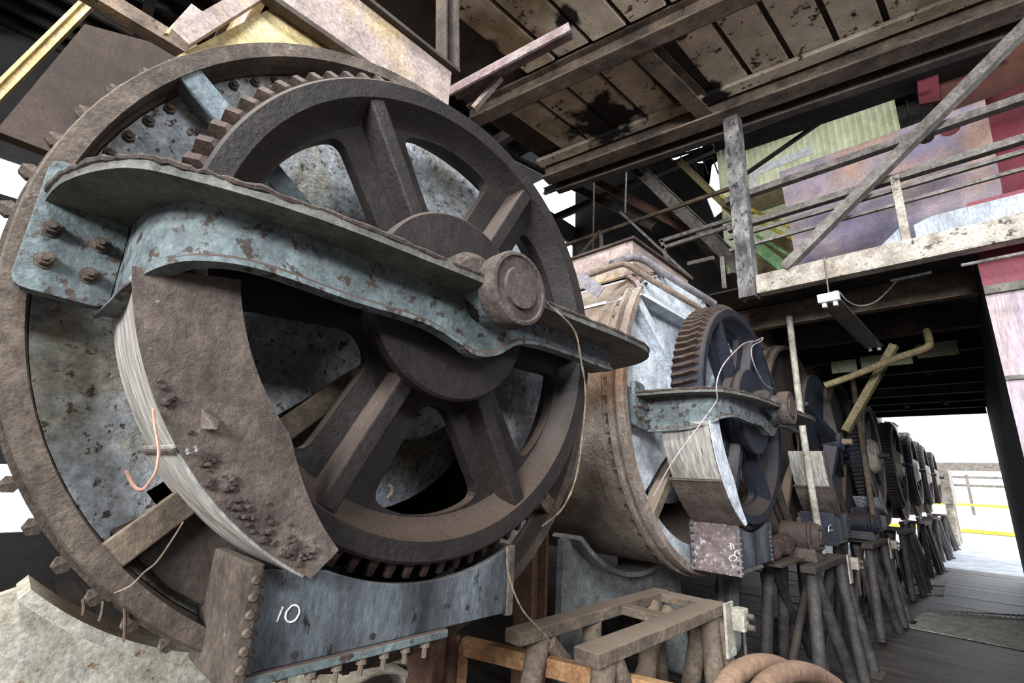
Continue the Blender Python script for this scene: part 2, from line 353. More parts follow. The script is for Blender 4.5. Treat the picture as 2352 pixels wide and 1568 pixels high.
stain(CEILP, [(tuple(onZ(1385, 280, 5.69)), .38), (tuple(onZ(1500, 150, 5.69)), .10), (tuple(onZ(1450, 95, 5.69)), .08), (tuple(onZ(1080, 130, 5.69)), .25), (tuple(onZ(1300, 40, 5.69)), .12), (tuple(onZ(1560, 75, 5.69)), .1), (tuple(onZ(1640, 215, 5.69)), .15)])
struct('trim_2', ce, CEILP, .004)
def beam(i, fa, z, wd, h, m, x0=-3.7, x1=3.2):
    struct('trim_%d' % i, MB().channel((x0, fa(x0), z), (x1, fa(x1), z), wd, h, .025), m)
beam(3, cy_far, 5.58, .20, .26, BEAMT); beam(4, cy_mid, 5.60, .16, .22, BEAMT); beam(5, cy_near, 5.60, .16, .2, BEAMT)
beam(6, lambda x: cy_far(x)+.26, 5.50, .10, .18, DARKB)
beam(7, lambda x: cy_mid(x)+.16, 5.62, .05, .06, BEAMT)
beam(8, lambda x: cy_far(x)-.14, 5.66, .14, .05, CEILP)
struct('trim_9', MB().channel((-1.75, cy_mid(-1.75), 5.6), (-1.62, cy_far(-1.62), 5.6), .16, .2, .02), BEAMT)
# dark roof and back wall
rf = MB(); rf.box(-14, 8, 5.6, 12.1, 12.7, 12.8); rf.box(-14, 8, 5.6, 5.7, 7.6, 12.8); rf.prismZ([(-14, -9), (8, -9), (8, 5.6), (-14, 5.6)], 7.6, 7.7, [[(-.7, -2.4), (.9, -2.4), (.9, -1.2), (-.7, -1.2)], [(-3.9, -1.8), (-2.1, -1.8), (-2.1, -.6), (-3.9, -.6)]])  # roof holes cut to suit the overhead and warm fill lights
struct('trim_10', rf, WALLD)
pur = MB()
for i in range(26): pur.bar((-13.5 + i*.38, -9, 7.45), (-13.5 + i*.38, 5.5, 7.45), .06, .16)
for i in range(9): pur.bar((-13.5, -8 + i*1.6, 7.25), (-3.8, -8 + i*1.6, 7.25), .12, .22)
struct('trim_11', pur, DARK)
wl = MB()
def wallX(x, y0, y1, z0, z1, holes):
    wl.plate([(y0, z0), (y1, z0), (y1, z1), (y0, z1)], [[(a, c), (b, c), (b, d), (a, d)] for a, b, c, d in holes],
             lambda a, b: (x, a, b), lambda a, b: (x - .1, a, b))
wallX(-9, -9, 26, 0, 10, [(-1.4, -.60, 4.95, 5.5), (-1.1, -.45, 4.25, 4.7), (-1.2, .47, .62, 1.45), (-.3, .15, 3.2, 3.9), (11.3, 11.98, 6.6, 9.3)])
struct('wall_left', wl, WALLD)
wr_ = MB(); wr_.plate([(-9, 0), (5, 0), (5, 7.6), (-9, 7.6)], [[(-1.4, 3.8), (1.8, 3.8), (1.8, 4.8), (-1.4, 4.8)]], lambda a, b: (4.2, a, b), lambda a, b: (4.3, a, b)); struct('wall_right', wr_, WALLD)  # window opening added to suit the side fill light
wf_ = MB(); wf_.plate([(-14, 0), (8, 0), (8, 7.7), (-14, 7.7)], [[(.7, .9), (4.0, .9), (4.0, 6.0), (.7, 6.0)]], lambda a, b: (a, -9, b), lambda a, b: (a, -9.1, b)); struct('wall_front', wf_, WALLD)  # opening raised to match the rear fill light

# ------------------------------------------------------------------ crystallizer unit builders (unit one stands at y = .92)
Y1 = .92; GZ = 2.11; XG = -1.18
SP = [0, 2.73, 5.46, 8.2, 11.0, 13.95, 16.95, 20.0]
# --- tank
DZ = 2.08; XR = -1.38
bmn = MB(); bmn.cyl((0, 0, 0), (-.022, 0, 0), .019, n=6); bmn.cyl((-.022, 0, 0), (-.045, 0, 0), .010, n=10)
NUT = mesh_of(bmn, 'flange_nut', HOOP)
bmn = MB(); bmn.cyl((-.02, 0, 0), (.010, 0, 0), .0145, n=6); bmn.cyl((.010, 0, 0), (.018, 0, 0), .008, n=8)
NUTS = mesh_of(bmn, 'small_nut', HOOP)
def make_tank(yc, label, endm, full=True, XR=-1.38, K=1.0, z=2.08, rust=False):
    t = thing('crystallizer_tank', label, 'tank', (-2.6, yc, 0), None)
    def sc(pr): return [(r*K, x) for r, x in pr]
    part('end_flange', MB().lathe(sc([(.983, XR), (1.025, XR), (1.03, XR-.01), (1.03, XR-.05), (.995, XR-.055), (.995, XR-.075),
         (1.042, XR-.078), (1.042, XR-.105), (.977, XR-.105), (.977, XR-.085), (.985, XR-.08), (.985, XR-.055), (.982, XR-.045)]), yc, z, 120, *( (0, 360) if endm is not ENDP2 else (141, 385))), HOOP if endm is not ENDP2 else SHELL, t, smooth=True)
    ep = MB(); prof = [(.975, XR-.10), (.90, XR-.10), (.6, XR-.10), (.30, XR-.06), (.12, XR-.055)]
    def seg(a0, a1, pr): ep.lathe(sc(pr + [(r, x-.025) for r, x in reversed(pr)]), yc, z, max(4, int((a1-a0)/4)), a0, a1)
    if full:
        seg(-52, 219, prof); seg(219, 308, [(.975, XR-.10), (.86, XR-.095)]); seg(219, 308, [(.36, XR-.07), (.12, XR-.055)])
        part('end_plate', ep, endm, t, smooth=True)
        part('agitator_drum', MB().lathe(sc([(.62, XR-.9), (.62, XR-.3), (.3, XR-.22), (.02, XR-.20)]), yc, z, 48, closed=False), ENDP, t, smooth=True)
    else:
        seg(0, 360, prof); part('end_plate', ep, endm, t, smooth=True)
    part('shell', MB().lathe(sc([(1.0, XR-.107), (1.0, -5.2), (.98, -5.2), (.98, XR-.107)]), yc, z, 96), SHELL, t, smooth=True)
    ba = MB(); ba.lathe(sc([(1.0, -5.19), (.02, -5.19), (.02, -5.2), (1.0, -5.2)]), yc, z, 48); part('back_plate', ba, SHELL, t)
    for a in (145.5, -137, 37, -37):
        rb = MB(); c, s_ = cos(R_(a)), sin(R_(a)); tx = Vector((0, -s_, c)) * .02
        o0 = Vector((0, yc + .99*c*K, z + .99*s_*K)); o1 = Vector((0, yc + .22*c*K, z + .22*s_*K))
        def q(o, x, sg, wv=1): return Vector((x, o.y, o.z)) + tx*sg*wv
        rb.hexa([q(o0, XR-.125, -1), q(o0, XR-.125, 1), q(o1, XR-.07, 1), q(o1, XR-.07, -1), q(o0, XR-.008, -.8), q(o0, XR-.008, .8), q(o1, XR-.035, .8), q(o1, XR-.035, -.8)])
        rb.hexa([q(o0, XR-.02, -1.7), q(o0, XR-.02, 1.7), q(o1, XR-.04, 1.7), q(o1, XR-.04, -1.7), q(o0, XR-.004, -1.7), q(o0, XR-.004, 1.7), q(o1, XR-.026, 1.7), q(o1, XR-.026, -1.7)])
        part('radial_rib', rb, (RIBM if endm is ENDP else endm) if a > 0 else FRAME, t, bevel=.004)
    if full:
        for i in range(64):
            a = R_(360*i/64 + 2)
            if endm is ENDP2 and 25 < math.degrees(a) < 141: continue
            inst('flange_nut', NUT, (XR-.095, yc + (1.050 if endm is ENDP else 1.025)*K*cos(a), z + (1.050 if endm is ENDP else 1.025)*K*sin(a)), t, (a + R_(30), 0, 0))
        for i in range(2, 41):
            a = R_(4.4*i)
            inst('small_nut', NUTS, (XR-.098, yc + .957*K*cos(a), z + .957*K*sin(a)), t, (a, 0, 0))
        if endm is ENDP:      # ledge of caked dirt inside the cut-out
            lg = MB(); lg.prismX([(yc + polar(r, a)[0], z + polar(r, a)[1]) for r, a in ((.95, -139), (.95, -128), (.95, -116), (.95, -103), (.70, -108), (.76, -122), (.74, -136))], XR-.12, XR-.05)
            part('dirt_ledge', lg, DARKB, t, bevel=.01)
    # shell seams with rivets
    sm = MB()
    for xx in (-1.72, -2.6, -3.5, -4.4):
        sm.lathe(sc([(1.001, xx-.05), (1.008, xx-.05), (1.008, xx+.05), (1.001, xx+.05)]), yc, z, 96)
    part('riveted_seam', sm, SHELL, t, smooth=True)
    # hopper on top: sloping sheets up to a box rim
    y0, y1 = yc-.63, yc+(.27 if endm is ENDP else .36)
    zr = {ENDP: 3.36, ENDP2: 3.12}.get(endm, 3.2); xf = XR-.12 if endm is not ENDP2 else XR+.10
    hp = MB(); zb = 2.60 if endm is not ENDP2 else 2.80
    b = [(xf-.08, yc-.93, zb), (xf-.08, yc+.72, zb), (-3.6, yc+.72, zb), (-3.6, yc-.93, zb)]
    tp = [(-1.78, y0+.05, zr), (-1.78, y1-.03, zr), (-3.2, y1-.03, zr), (-3.2, y0+.05, zr)]
    hp.hexa(b + tp); part('hopper_slope', hp, HOPY if full and endm is ENDP else (ENDP2 if full else SHELL), t)
    hr = MB()
    for (xa, xb, ya, yb) in ((-1.74, -1.71, y0, y1), (-3.23, -3.2, y0, y1), (-3.2, -1.74, y0, y0+.03), (-3.2, -1.74, y1-.03, y1)):
        hr.box(xa, xb, ya, yb, zr, zr+.28)
    part('hopper_rim', hr, HOPPER, t, bevel=.004)
    part('rim_lip', MB().box(-3.26, -1.68, y0-.03, y1+.03, zr+.281, zr+.30), DARKB, t)
    sb = MB()
    sb.bar((-1.735, y0, zr-.012), (-1.735, y1, zr-.012), .05, .02); sb.bar((xf-.06, yc+.72, zb+.02), (-1.76, y1-.02, zr-.02), .05, .03, (1, 0, 0))
    part('corner_strap', sb, DARKB, t)
    part('edge_angle', MB().bar(Vector((xf-.05, yc-.93, zb+.02)).lerp(Vector((-1.75, y0-.02, zr-.02)), .35), (-1.75, y0-.02, zr-.02), .055, .03, (1, 0, 0)), HOPPER, t)
    return t
RIBM = mat('grey_blue_rib_paint', (0.10, 0.13, 0.14), (0.18, 0.22, 0.23), (0.07, 0.05, 0.04), 6, .3, .6, .7, 0, .4, 50, 0)
tank1 = make_tank(Y1, 'nearest tank with a mottled pale blue riveted end behind the largest gear', ENDP, K=.99, z=2.057)
tank2 = make_tank(Y1+SP[1], 'rusty beige riveted tank with bright white end, second from the camera', ENDP2, XR=-1.50, K=1.13, z=2.14)
tanks = [tank1, tank2]
ORD = ['third', 'fourth', 'fifth', 'sixth', 'seventh', 'eighth']
DIST = ['just beyond the steel prop pipe', 'behind the four-armed wheel', 'behind the first open spoked gear', 'deep in the row, dark under the mezzanine edge', 'near the bright doorway', 'last in the row before the daylight']
t3 = make_tank(Y1+SP[2], '%s tank of the row, %s' % (ORD[0], DIST[0]), DARKB, full=False, XR=-1.5, K=1.1, z=2.12); tanks.append(t3)
for i in range(3, 8):
    c = copy_tree(t3); c.location = (-2.6, Y1+SP[i], 0); c['label'] = '%s tank of the row, %s' % (ORD[i-2], DIST[i-2]); tanks.append(c)
for t in tanks: t['group'] = 'crystallizer tanks in a row'

# --- worm gear wheel
def make_gear(yc, label, gm, hubm, rot=1.0, simple=False, x=XG):
    t = thing('worm_gear', label, 'gear', (x, yc, GZ-.77), None)
    z = GZ
    if not simple:
        rim = MB().lathe([(.705, x-.004), (.757, x), (.765, x-.008), (.765, x-.205), (.72, x-.21), (.70, x-.205), (.665, x-.115), (.645, x-.10),
                          (.645, x-.075), (.668, x-.06)], yc, z, 168)
        part('rim', rim, gm, t, smooth=True)
        holes = []
        for k in range(6):
            a = 31 + rot + 60*k
            pts = [polar(.625, a - 19 + 38*i/8) for i in range(9)] + [polar(.30, a + 8), polar(.285, a), polar(.30, a - 8)]
            h = [polar(.625, a-19), polar(.64, a-10), polar(.645, a), polar(.64, a+10), polar(.625, a+19), polar(.31, a+9), polar(.31, a-9)]
            f = fillet(h, .06, 5)
            holes.append([(yc+p, z+q_) for p, q_ in f])
        outer = [(yc + p, z + q_) for p, q_ in (polar(.66, 360*i/120) for i in range(120))]
        part('spoke_disc', MB().prismX(outer, x-.115, x-.075, holes), gm, t)
        for k in range(6):
            a = rot + 60*k; c, s_ = cos(R_(a)), sin(R_(a)); tv = Vector((0, -s_, c))
            o0 = Vector((0, yc + .28*c, z + .28*s_)); o1 = Vector((0, yc + .70*c, z + .70*s_))
            X0, X1 = Vector((x-.08, 0, 0)), Vector((x-.008, 0, 0))
            rb = MB().hexa([o0+X0-tv*.042, o1+X0-tv*.042, o1+X0+tv*.042, o0+X0+tv*.042, o0+X1-tv*.026, o1+X1-tv*.026, o1+X1+tv*.026, o0+X1+tv*.026])
            part('spoke_rib', rb, gm, t, bevel=.006)
        part('hub_disc', MB().lathe([(.001, x+.06), (.296, x+.06), (.304, x+.052), (.304, x+.02), (.27, x-.02), (.27, x-.11), (.001, x-.11)], yc-.03, z, 72, closed=False), hubm, t, smooth=True)
        part('hub', MB().cyl((x-.25, yc, z), (x-.11, yc, z), .20, n=40), gm, t, smooth=True)
    th = MB()
    NT = 84
    for i in range(NT):
        a = 360*i/NT
        rings = []
        for j, (dx, rt, sh) in enumerate(((-.03, .778, 0), (-.05, .806, .25), (-.12, .796, 1.0), (-.18, .806, 1.6), (-.20, .79, 1.9))):
            wb, wt = 1.18, .62
            P = [(.760, a+sh-wb), (rt, a+sh-wt), (rt, a+sh+wt), (.760, a+sh+wb)]
            rings.append([th.bm.verts.new((x+dx, yc + r*cos(R_(b)), z + r*sin(R_(b)))) for r, b in P])
        for A, B in zip(rings, rings[1:]):
            for k in range(4): th.face([A[k], A[(k+1) % 4], B[(k+1) % 4], B[k]])
        th.face(rings[0]); th.face(rings[-1][::-1])
    if simple:
        th.lathe([(.69, x-.01), (.765, x-.01), (.765, x-.205), (.69, x-.205)], yc, z, 120)
        part('toothed_rim', th, gm, t)
        sp = MB()
        for k in range(8):
            a = 360*k/8+10; c, s_ = cos(R_(a)), sin(R_(a))
            sb_ = MB().bar((x-.07, yc+.1*c, z+.1*s_), (x-.07, yc+.71*c, z+.71*s_), .04, .05); part('spoke', sb_, gm, t)
        part('hub_disc', MB().lathe([(.001, x+.04), (.20, x+.04), (.26, x-.03), (.26, x-.06), (.001, x-.06)], yc, z, 40, closed=False), hubm, t)
        part('shaft_end', MB().cyl((x-.5, yc, z), (x+.16, yc, z), .035, n=16), gm, t)
        part('rim_edge', MB().lathe([(.68, x+.004), (.75, x+.004), (.75, x-.012), (.68, x-.012)], yc, z, 96), FRAME, t)
    else:
        part('teeth_band', th, TOOTH, t)
        part('shaft', MB().cyl((x-.45, yc, z), (x+.20, yc, z), .07, n=24), GEAR, t, smooth=True)
    return t
g1 = make_gear(Y1, 'largest foreground dark brown worm gear with six ribbed spokes', GEAR, GEAR)
g2 = make_gear(Y1+SP[1], 'blue-black worm gear with rust red teeth in front of the second tank', GEARB, GEARB)
gs = make_gear(Y1+SP[3], 'first open dark gear with pale hub, beyond the leaning white tube', GEARB, BALC, simple=True)
gears = [g1, g2, gs]
GLB = ['second open dark gear with pale hub, counted from the leaning tube', 'third open dark gear with pale hub, counted from the leaning tube',
       'fourth open dark gear, small against the daylight', 'farthest toothed gear, a thin ring beside the bright doorway']
for i in range(4, 8):
    c = copy_tree(gs); c.location = (XG, Y1+SP[i], GZ-.77); c['label'] = GLB[i-4]; gears.append(c)
for g in gears: g['group'] = 'worm gears on the tank shafts'
# the four-armed wheel on the third tank
w3 = thing('armed_wheel', 'blue-black wheel with four tapering arms just beyond the upright prop pipe', 'wheel', (XG, Y1+SP[2], GZ-.77))
yc = Y1+SP[2]
part('rim_disc', MB().lathe([(.30, XG-.09), (.76, XG-.09), (.76, XG-.13), (.30, XG-.13)], yc, GZ, 72), GEARB, w3, smooth=True)
for k in range(4):
    a = 62 + 90*k; ar = MB(); c, s_ = cos(R_(a)), sin(R_(a)); tv = Vector((0, -s_, c))
    p0 = Vector((XG, yc+.05*c, GZ+.05*s_)); p1 = Vector((XG-.07, yc+.74*c, GZ+.74*s_))
    ar.hexa([p0-tv*.07+Vector((-.09,0,0)), p1-tv*.03+Vector((-.03,0,0)), p1+tv*.03+Vector((-.03,0,0)), p0+tv*.07+Vector((-.09,0,0)), p0-tv*.05+Vector((.05,0,0)), p1-tv*.02+Vector((.01,0,0)), p1+tv*.02+Vector((.01,0,0)), p0+tv*.05+Vector((.05,0,0))])
    part('arm', ar, GEARB, w3, bevel=.006)
part('hub', MB().cyl((XG-.1, yc, GZ), (XG+.08, yc, GZ), .10, n=28), GEARB, w3, smooth=True)
part('shaft_end', MB().cyl((XG+.05, yc, GZ), (XG+.17, yc, GZ), .035, n=16), PIPEB, w3, smooth=True)

# --- bearing yoke in front of a gear
def make_yoke(dy, label, dx=0, deep=1.0):
    yc = Y1 + dy
    def dpx(v): return v if v > -1.2 else -1.2 + (v+1.2)*deep
    t = thing('bearing_yoke', label, 'bracket', (-1.1+dx, yc, 1.9), 'bearing yokes across the gears')
    X = dx
    edge = [(-1.37, -.065), (-1.23, -.045), (-1.11, 0), (-1.035, .054), (-1.0, .135), (-.97, .24), (-.945, .41), (-.936, .65), (-.93, .855), (-.925, 1.09), (-.922, 1.3), (-.915, 1.58), (-.945, 1.78), (-1.05, 1.90), (-1.2, 1.95), (-1.37, 1.97)]
    inner = [(-1.37, 1.80), (-1.20, 1.775), (-1.145, 1.72), (-1.118, 1.6), (-1.105, 1.45), (-1.10, 1.2), (-1.10, .7), (-1.105, .45), (-1.118, .28), (-1.145, .165), (-1.20, .12), (-1.37, .10)]
    edge = spl2([(dpx(a), b) for a, b in edge]); inner = spl2([(dpx(a), b) for a, b in inner])
    poly = [(a+X, b+dy) for a, b in edge + inner]
    part('top_plate', MB().prismZ(poly, 2.112, 2.138), PLATEU, t, bevel=.005)
    # crust of dirt lying along the plate's edge
    cr = MB(); pts = []
    P = [Vector((a+X, b+dy, 2.138)) for a, b in edge]
    rnd = random.Random(3)
    for i in range(len(P)-1):
        for k in range(2):
            q = P[i].lerp(P[i+1], k/2); pts.append(q + Vector((rnd.uniform(-.006, -.001), 0, rnd.uniform(-.005, 0))))
    cr.tube(pts, lambda u: .0075 + .0012*sin(u*230) + .001*sin(u*61), 7, 1)
    part('dirt_crust', cr, CRUST, t, smooth=True)
    web = [(-1.36, .085), (-1.25, .092), (-1.16, .108), (-1.10, .145), (-1.068, .20), (-1.052, .30), (-1.048, .5), (-1.047, .7), (-1.047, .82), (-1.047, .90), (-1.047, .99), (-1.047, 1.08), (-1.047, 1.2), (-1.047, 1.4), (-1.047, 1.52), (-1.047, 1.64)]
    web = [(dpx(a), b) for a, b in web]
    zl = [1.90, 1.905, 1.93, 1.965, 1.985, 1.995, 1.985, 1.985, 1.96, 1.935, 1.955, 2.01, 2.03, 2.03, 2.025, 2.025]
    m = MB(); ring = []
    # refine
    WP = []
    for i in range(len(web)-1):
        for k in range(4):
            u = k/4; p0 = web[max(i-1,0)]; p1 = web[i]; p2 = web[i+1]; p3 = web[min(i+2, len(web)-1)]
            z0 = zl[max(i-1,0)]; z1 = zl[i]; z2 = zl[i+1]; z3 = zl[min(i+2, len(web)-1)]
            cr_ = lambda a, b, c, d: .5*(2*b + (c-a)*u + (2*a-5*b+4*c-d)*u*u + (3*b-a-3*c+d)*u**3)
            WP.append((cr_(p0[0],p1[0],p2[0],p3[0]), cr_(p0[1],p1[1],p2[1],p3[1]), cr_(z0,z1,z2,z3)))
    WP.append(web[-1] + (zl[-1],))
    for i, (a, b, zz) in enumerate(WP):
        n0 = WP[max(i-1,0)]; n1 = WP[min(i+1, len(WP)-1)]
        d = Vector((n1[0]-n0[0], n1[1]-n0[1], 0)).normalized(); nn = Vector((d.y, -d.x, 0))   # outward
        o = Vector((a+X, b+dy, 0))
        sec = [(.0, 2.113), (.0, zz+.022), (.012, zz+.012), (.014, zz), (-.028, zz), (-.028, 2.113)]
        ring.append([m.bm.verts.new(o + nn*q + Vector((0, 0, zq))) for q, zq in sec])
    for A, B in zip(ring, ring[1:]):
        for k in range(6): m.face([A[k], A[(k+1)%6], B[(k+1)%6], B[k]])
    m.face(ring[0]); m.face(ring[-1][::-1])
    part('web', m, YOKE, t, smooth=True)
    X = dpx(-1.372) + 1.372 + dx
    for (ya, yb) in ((-.072, .085),):
        pd = MB().prismX(fillet([(ya+dy, 1.92), (yb+dy+.0, 1.91), (yb+dy, 2.11), (yb+dy-.04, 2.20), (ya+dy, 2.215)], .03, 4), -1.372+X, -1.335+X)
        p_ = part('mounting_pad', pd, YOKE, t, bevel=.006)
        for py_, pz in ((ya+.035, 2.055), (ya+.04, 1.985), (ya+.115, 2.05), (ya+.112, 1.975)):
            bo = MB().cyl((-1.336+X, py_+dy, pz), (-1.332+X, py_+dy, pz), .018, n=16); bo.cyl((-1.332+X, py_+dy, pz), (-1.314+X, py_+dy, pz), .0135, n=6); bo.cyl((-1.314+X, py_+dy, pz), (-1.305+X, py_+dy, pz), .007, n=10)
            part('bolt', bo, HOOP, p_)
    X = dx
    yb = .935 + dy
    part('bearing_cap', MB().lathe([(.001, -1.0+X), (.10, -1.0+X), (.125, -1.03+X), (.125, -1.088+X), (.001, -1.088+X)], yb-.06, 2.125, 40, 0, 180, closed=False), CRUST, t, smooth=True)
    part('bearing_boss', MB().lathe([(.001, -1.09+X), (.095, -1.09+X), (.088, -1.04+X), (.094, -.975+X), (.09, -.96+X), (.001, -.96+X)], yb, 2.125, 48, closed=False), YOKE, t, smooth=True)
    return t
yk1 = make_yoke(0, 'chipped blue-green yoke crossing the nearest gear, bolted at its left end')
yk2 = make_yoke(SP[1], 'pale blue-green yoke crossing the second gear, hung with a looped wire', 0, 2.05)
def shaft_end(dy, label):
    yb = .935 + dy
    t = thing('shaft_collar', label, 'collar', (-.95, yb, 2.01), 'collars on the shaft ends')
    part('collar', MB().lathe([(.001, -.965), (.11, -.965), (.115, -.955), (.115, -.905), (.110, -.895), (.10, -.893), (.096, -.899), (.065, -.90), (.062, -.890), (.001, -.890)], yb, 2.125, 48, closed=False), SHAFTD, t, smooth=True)
    return t
shaft_end(0, 'round dirt-caked shaft end in the middle of the nearest yoke')
shaft_end(SP[1], 'small brown shaft end in the middle of the second yoke')

# --- gear guard sheets
def make_guard(dy, label, gm, fm, a0=190.5, a1=243, r0=.655):
    yc = Y1 + dy; z = GZ
    t = thing('gear_guard', label, 'guard', (-1.28, yc-.6, z-.75), 'curved sheet guards round the gears')
    am = a0 + (a1-a0)*.5
    part('upper_band', MB().lathe([(.832, -1.14), (.838, -1.14), (.838, -1.44), (.832, -1.44)], yc, z, 24, a0, am), gm, t, smooth=True)
    part('lower_band', MB().lathe([(.844, -1.135), (.850, -1.135), (.850, -1.45), (.844, -1.45)], yc, z, 24, am-2, a1-1), GUARDF if dy else GUARD, t, smooth=True)
    part('seam_lip', MB().lathe([(.838, -1.13), (.858, -1.13), (.858, -1.46), (.838, -1.46)], yc, z, 1, am-1.6, am-1.2), HOOP, t)
    fp = []
    nn = 24
    for i in range(nn+1): a = a0 + (a1-a0)*i/nn; fp.append((r0 + .0*i, a))
    inner = [(yc+polar(r0 + (.0 if i < nn*.6 else (i-nn*.6)*.012), a0+(a1+2-a0)*i/nn)[0], z+polar(r0 + (.0 if i < nn*.6 else (i-nn*.6)*.012), a0+(a1+2-a0)*i/nn)[1]) for i in range(nn+1)]
    outer = [(yc+polar(.845, a0+(a1-a0)*i/nn)[0], z+polar(.845, a0+(a1-a0)*i/nn)[1]) for i in range(nn, -1, -1)]
    part('face_sheet', MB().prismX(inner + outer, -1.132, -1.126), fm, t)
    # crumbs of dirt caught in the lower angle
    rnd = random.Random(5)
    if dy == 0:
        d = MB()
        for i in range(70):
            a = rnd.triangular(205, 243, 238); r = .835 - abs(rnd.gauss(0, .022)); s_ = rnd.uniform(.004, .011)
            cy_, cz_ = yc + polar(r, a)[0], z + polar(r, a)[1]
            mtx = Matrix.Translation((-1.122, cy_, cz_)) @ Matrix.Diagonal((.7, 1, rnd.uniform(.6, 1.1), 1))
            bmesh.ops.create_icosphere(d.bm, subdivisions=1, radius=s_, matrix=mtx)
        part('dirt_crumbs', d, CRUST, t, stuff=True)
        part('bent_tab', MB().hexa([onX(462, 935, -1.12), onX(505, 965, -1.12), onX(500, 985, -1.10), onX(460, 985, -1.12), onX(463, 936, -1.115), onX(505, 967, -1.115), onX(498, 986, -1.095), onX(462, 984, -1.115)]), GUARDF, t)
        part('clip', MB().hexa([onX(425, 1028, -1.11), onX(452, 1022, -1.11), onX(454, 1036, -1.11), onX(428, 1044, -1.11), onX(425, 1028, -1.10), onX(452, 1022, -1.10), onX(454, 1036, -1.10), onX(428, 1044, -1.10)]), ENDP, t)
    return t
make_guard(0, 'pale curved sheet guard with dusty face along the left of the nearest gear', GUARD, GUARDF)
make_guard(SP[1], 'white streaked sheet guard under the second yoke', GUARD, ENDP2, r0=.70)
g3 = make_guard(SP[2], 'narrow grey sheet guard of the third tank, seen beside the prop pipe', GUARD, GUARDF, r0=.74)
g4 = make_guard(SP[3], 'short shiny sheet guard cupping the bottom of the first open gear', ENDP, ENDP, 225, 262, r0=.70)

# --- worm gearboxes under the gears
def stroke(mb, pts, r): mb.tube(pts, r, 6, 3)
def make_case(dy, label, m, flm, off=.47, endm=None):
    yc = Y1 + dy
    t = thing('worm_case', label, 'gear case', (-1.36, yc-.05, 1.12), 'worm cases under the gears')
    ya, yb, za, zb = yc-off, yc+.33, 1.165 if not dy else 1.09, 1.37 if not dy else 1.35
    arc = [(yc + .815*cos(R_(a)), GZ + .815*sin(R_(a))) for a in range(-118, -61, 3)]
    top = [(ya, zb)] + [p for p in arc if ya < p[0] < yb and p[1] < zb-.002] + [(yb, zb)]
    part('front_plate', MB().prismX([(ya, za), (yb, za)] + top[::-1], -1.225, -1.205), m, t, bevel=.003)
    part('back_plate', MB().prismX([(ya, za), (yb, za)] + top[::-1], -1.50, -1.48), m, t)
    part('floor_plate', MB().box(-1.48, -1.225, ya, yb, za-.0, za+.02), m, t)
    sd = MB().box(-1.48, -1.17, ya-.03, ya, za-.03, zb+.02)
    s1 = part('side_flange', sd, endm or flm, t, bevel=.005)
    sd = MB().box(-1.48, -1.20, yb, yb+.03, za-.01, zb)
    part('side_flange', sd, flm, t, bevel=.005)
    rv = MB().cyl((-.006, 0, 0), (.008, 0, 0), .0105, .007, 10)
    me = mesh_of(rv, 'rivet', flm)
    for i in range(7): inst('rivet', me, (-1.168, ya-.016, za-.01+i*.034), t)
    for i in range(6): inst('rivet', me, (-1.203, ya+.012 , za+.01+i*.034), t)
    if dy:
        for i in range(7): inst('rivet', me, (-1.203, yb-.015, za+.01+i*.03), t)
    tf = MB().box(-1.47, -1.17, ya-.03, yb-.32, zb+.02, zb+.035)
    part('bottom_flange', MB().box(-1.50, -1.19, ya+.0, yb-.25, za-.022, za-.001), YOKE, t, bevel=.003)
    if dy == 0:
        hb = MB().cyl((0, 0, -.04), (0, 0, 0), .007, n=8); hb.cyl((0, 0, -.014), (0, 0, -.002), .014, n=6); mh = mesh_of(hb, 'hanging_bolt', FRAME)
        for i in range(7): inst('hanging_bolt', mh, (-1.205, ya+.09+i*.065, za-.022), t)
        for (py_, pz) in ((ya+.11, za+.018), (ya+.31, za+.02), (yb-.17, za+.04), (yb-.05, za+.05)):
            part('bolt_hole', MB().cyl((-1.206, py_, pz), (-1.2035, py_, pz), .008, n=12), DARK, t)
    return t
c1 = make_case(0, 'blue-black worm case chalked 10 under the nearest gear', BOXM, HOOP)
def chalk(t, strokes, X, r, mt=CHALK):
    for s_ in strokes:
        m = MB(); m.tube([onX(a, b, X) for a, b in s_], r, 6, 4); part('chalk_mark', m, mt, t, smooth=True)
chalk(c1, [[(650, 1393), (644, 1407), (636, 1427)], [(668, 1393), (658, 1405), (656, 1420), (664, 1428), (677, 1424), (687, 1408), (686, 1394), (676, 1389), (667, 1393)]], -1.204, .0022)
c2 = make_case(SP[1], 'peeling pink-grey riveted worm case chalked with a small mark, second in the row', BOXM, BOXM, .36, PINKBOX)
yk_ = Y1 + SP[1] - .36 - .031
for st_ in ([(1677, 1247), (1680, 1262)], [(1683, 1249), (1686, 1261)], [(1690, 1277), (1681, 1275), (1675, 1283), (1681, 1289)],
            [(1687, 1268), (1694, 1264), (1698, 1270), (1694, 1278), (1687, 1274), (1688, 1268)], [(1695, 1276), (1691, 1284), (1685, 1288)]):
    m_ = MB(); m_.tube([onY(a_, b_, yk_) for a_, b_ in st_], .0028, 6, 4); part('chalk_mark', m_, CHALK, c2, smooth=True)
for i in range(6):
    for x_ in (-1.465, -1.185): 
        rv = MB().cyl((x_, yk_-.005, 1.09+i*.048), (x_, yk_+.002, 1.09+i*.048), .009, n=10); part('rivet', rv, BOXM, c2)
c3 = make_case(SP[2], 'dark worm case with a small white chalk loop, under the four-armed wheel', BOXM, GEARB)
chalk(c3, [[(1903, 1222), (1904, 1208), (1910, 1206), (1914, 1212), (1910, 1218), (1904, 1217)]], -1.203, .004)
make_case(SP[3], 'black worm case under the first open gear', BOXM, GEARB)

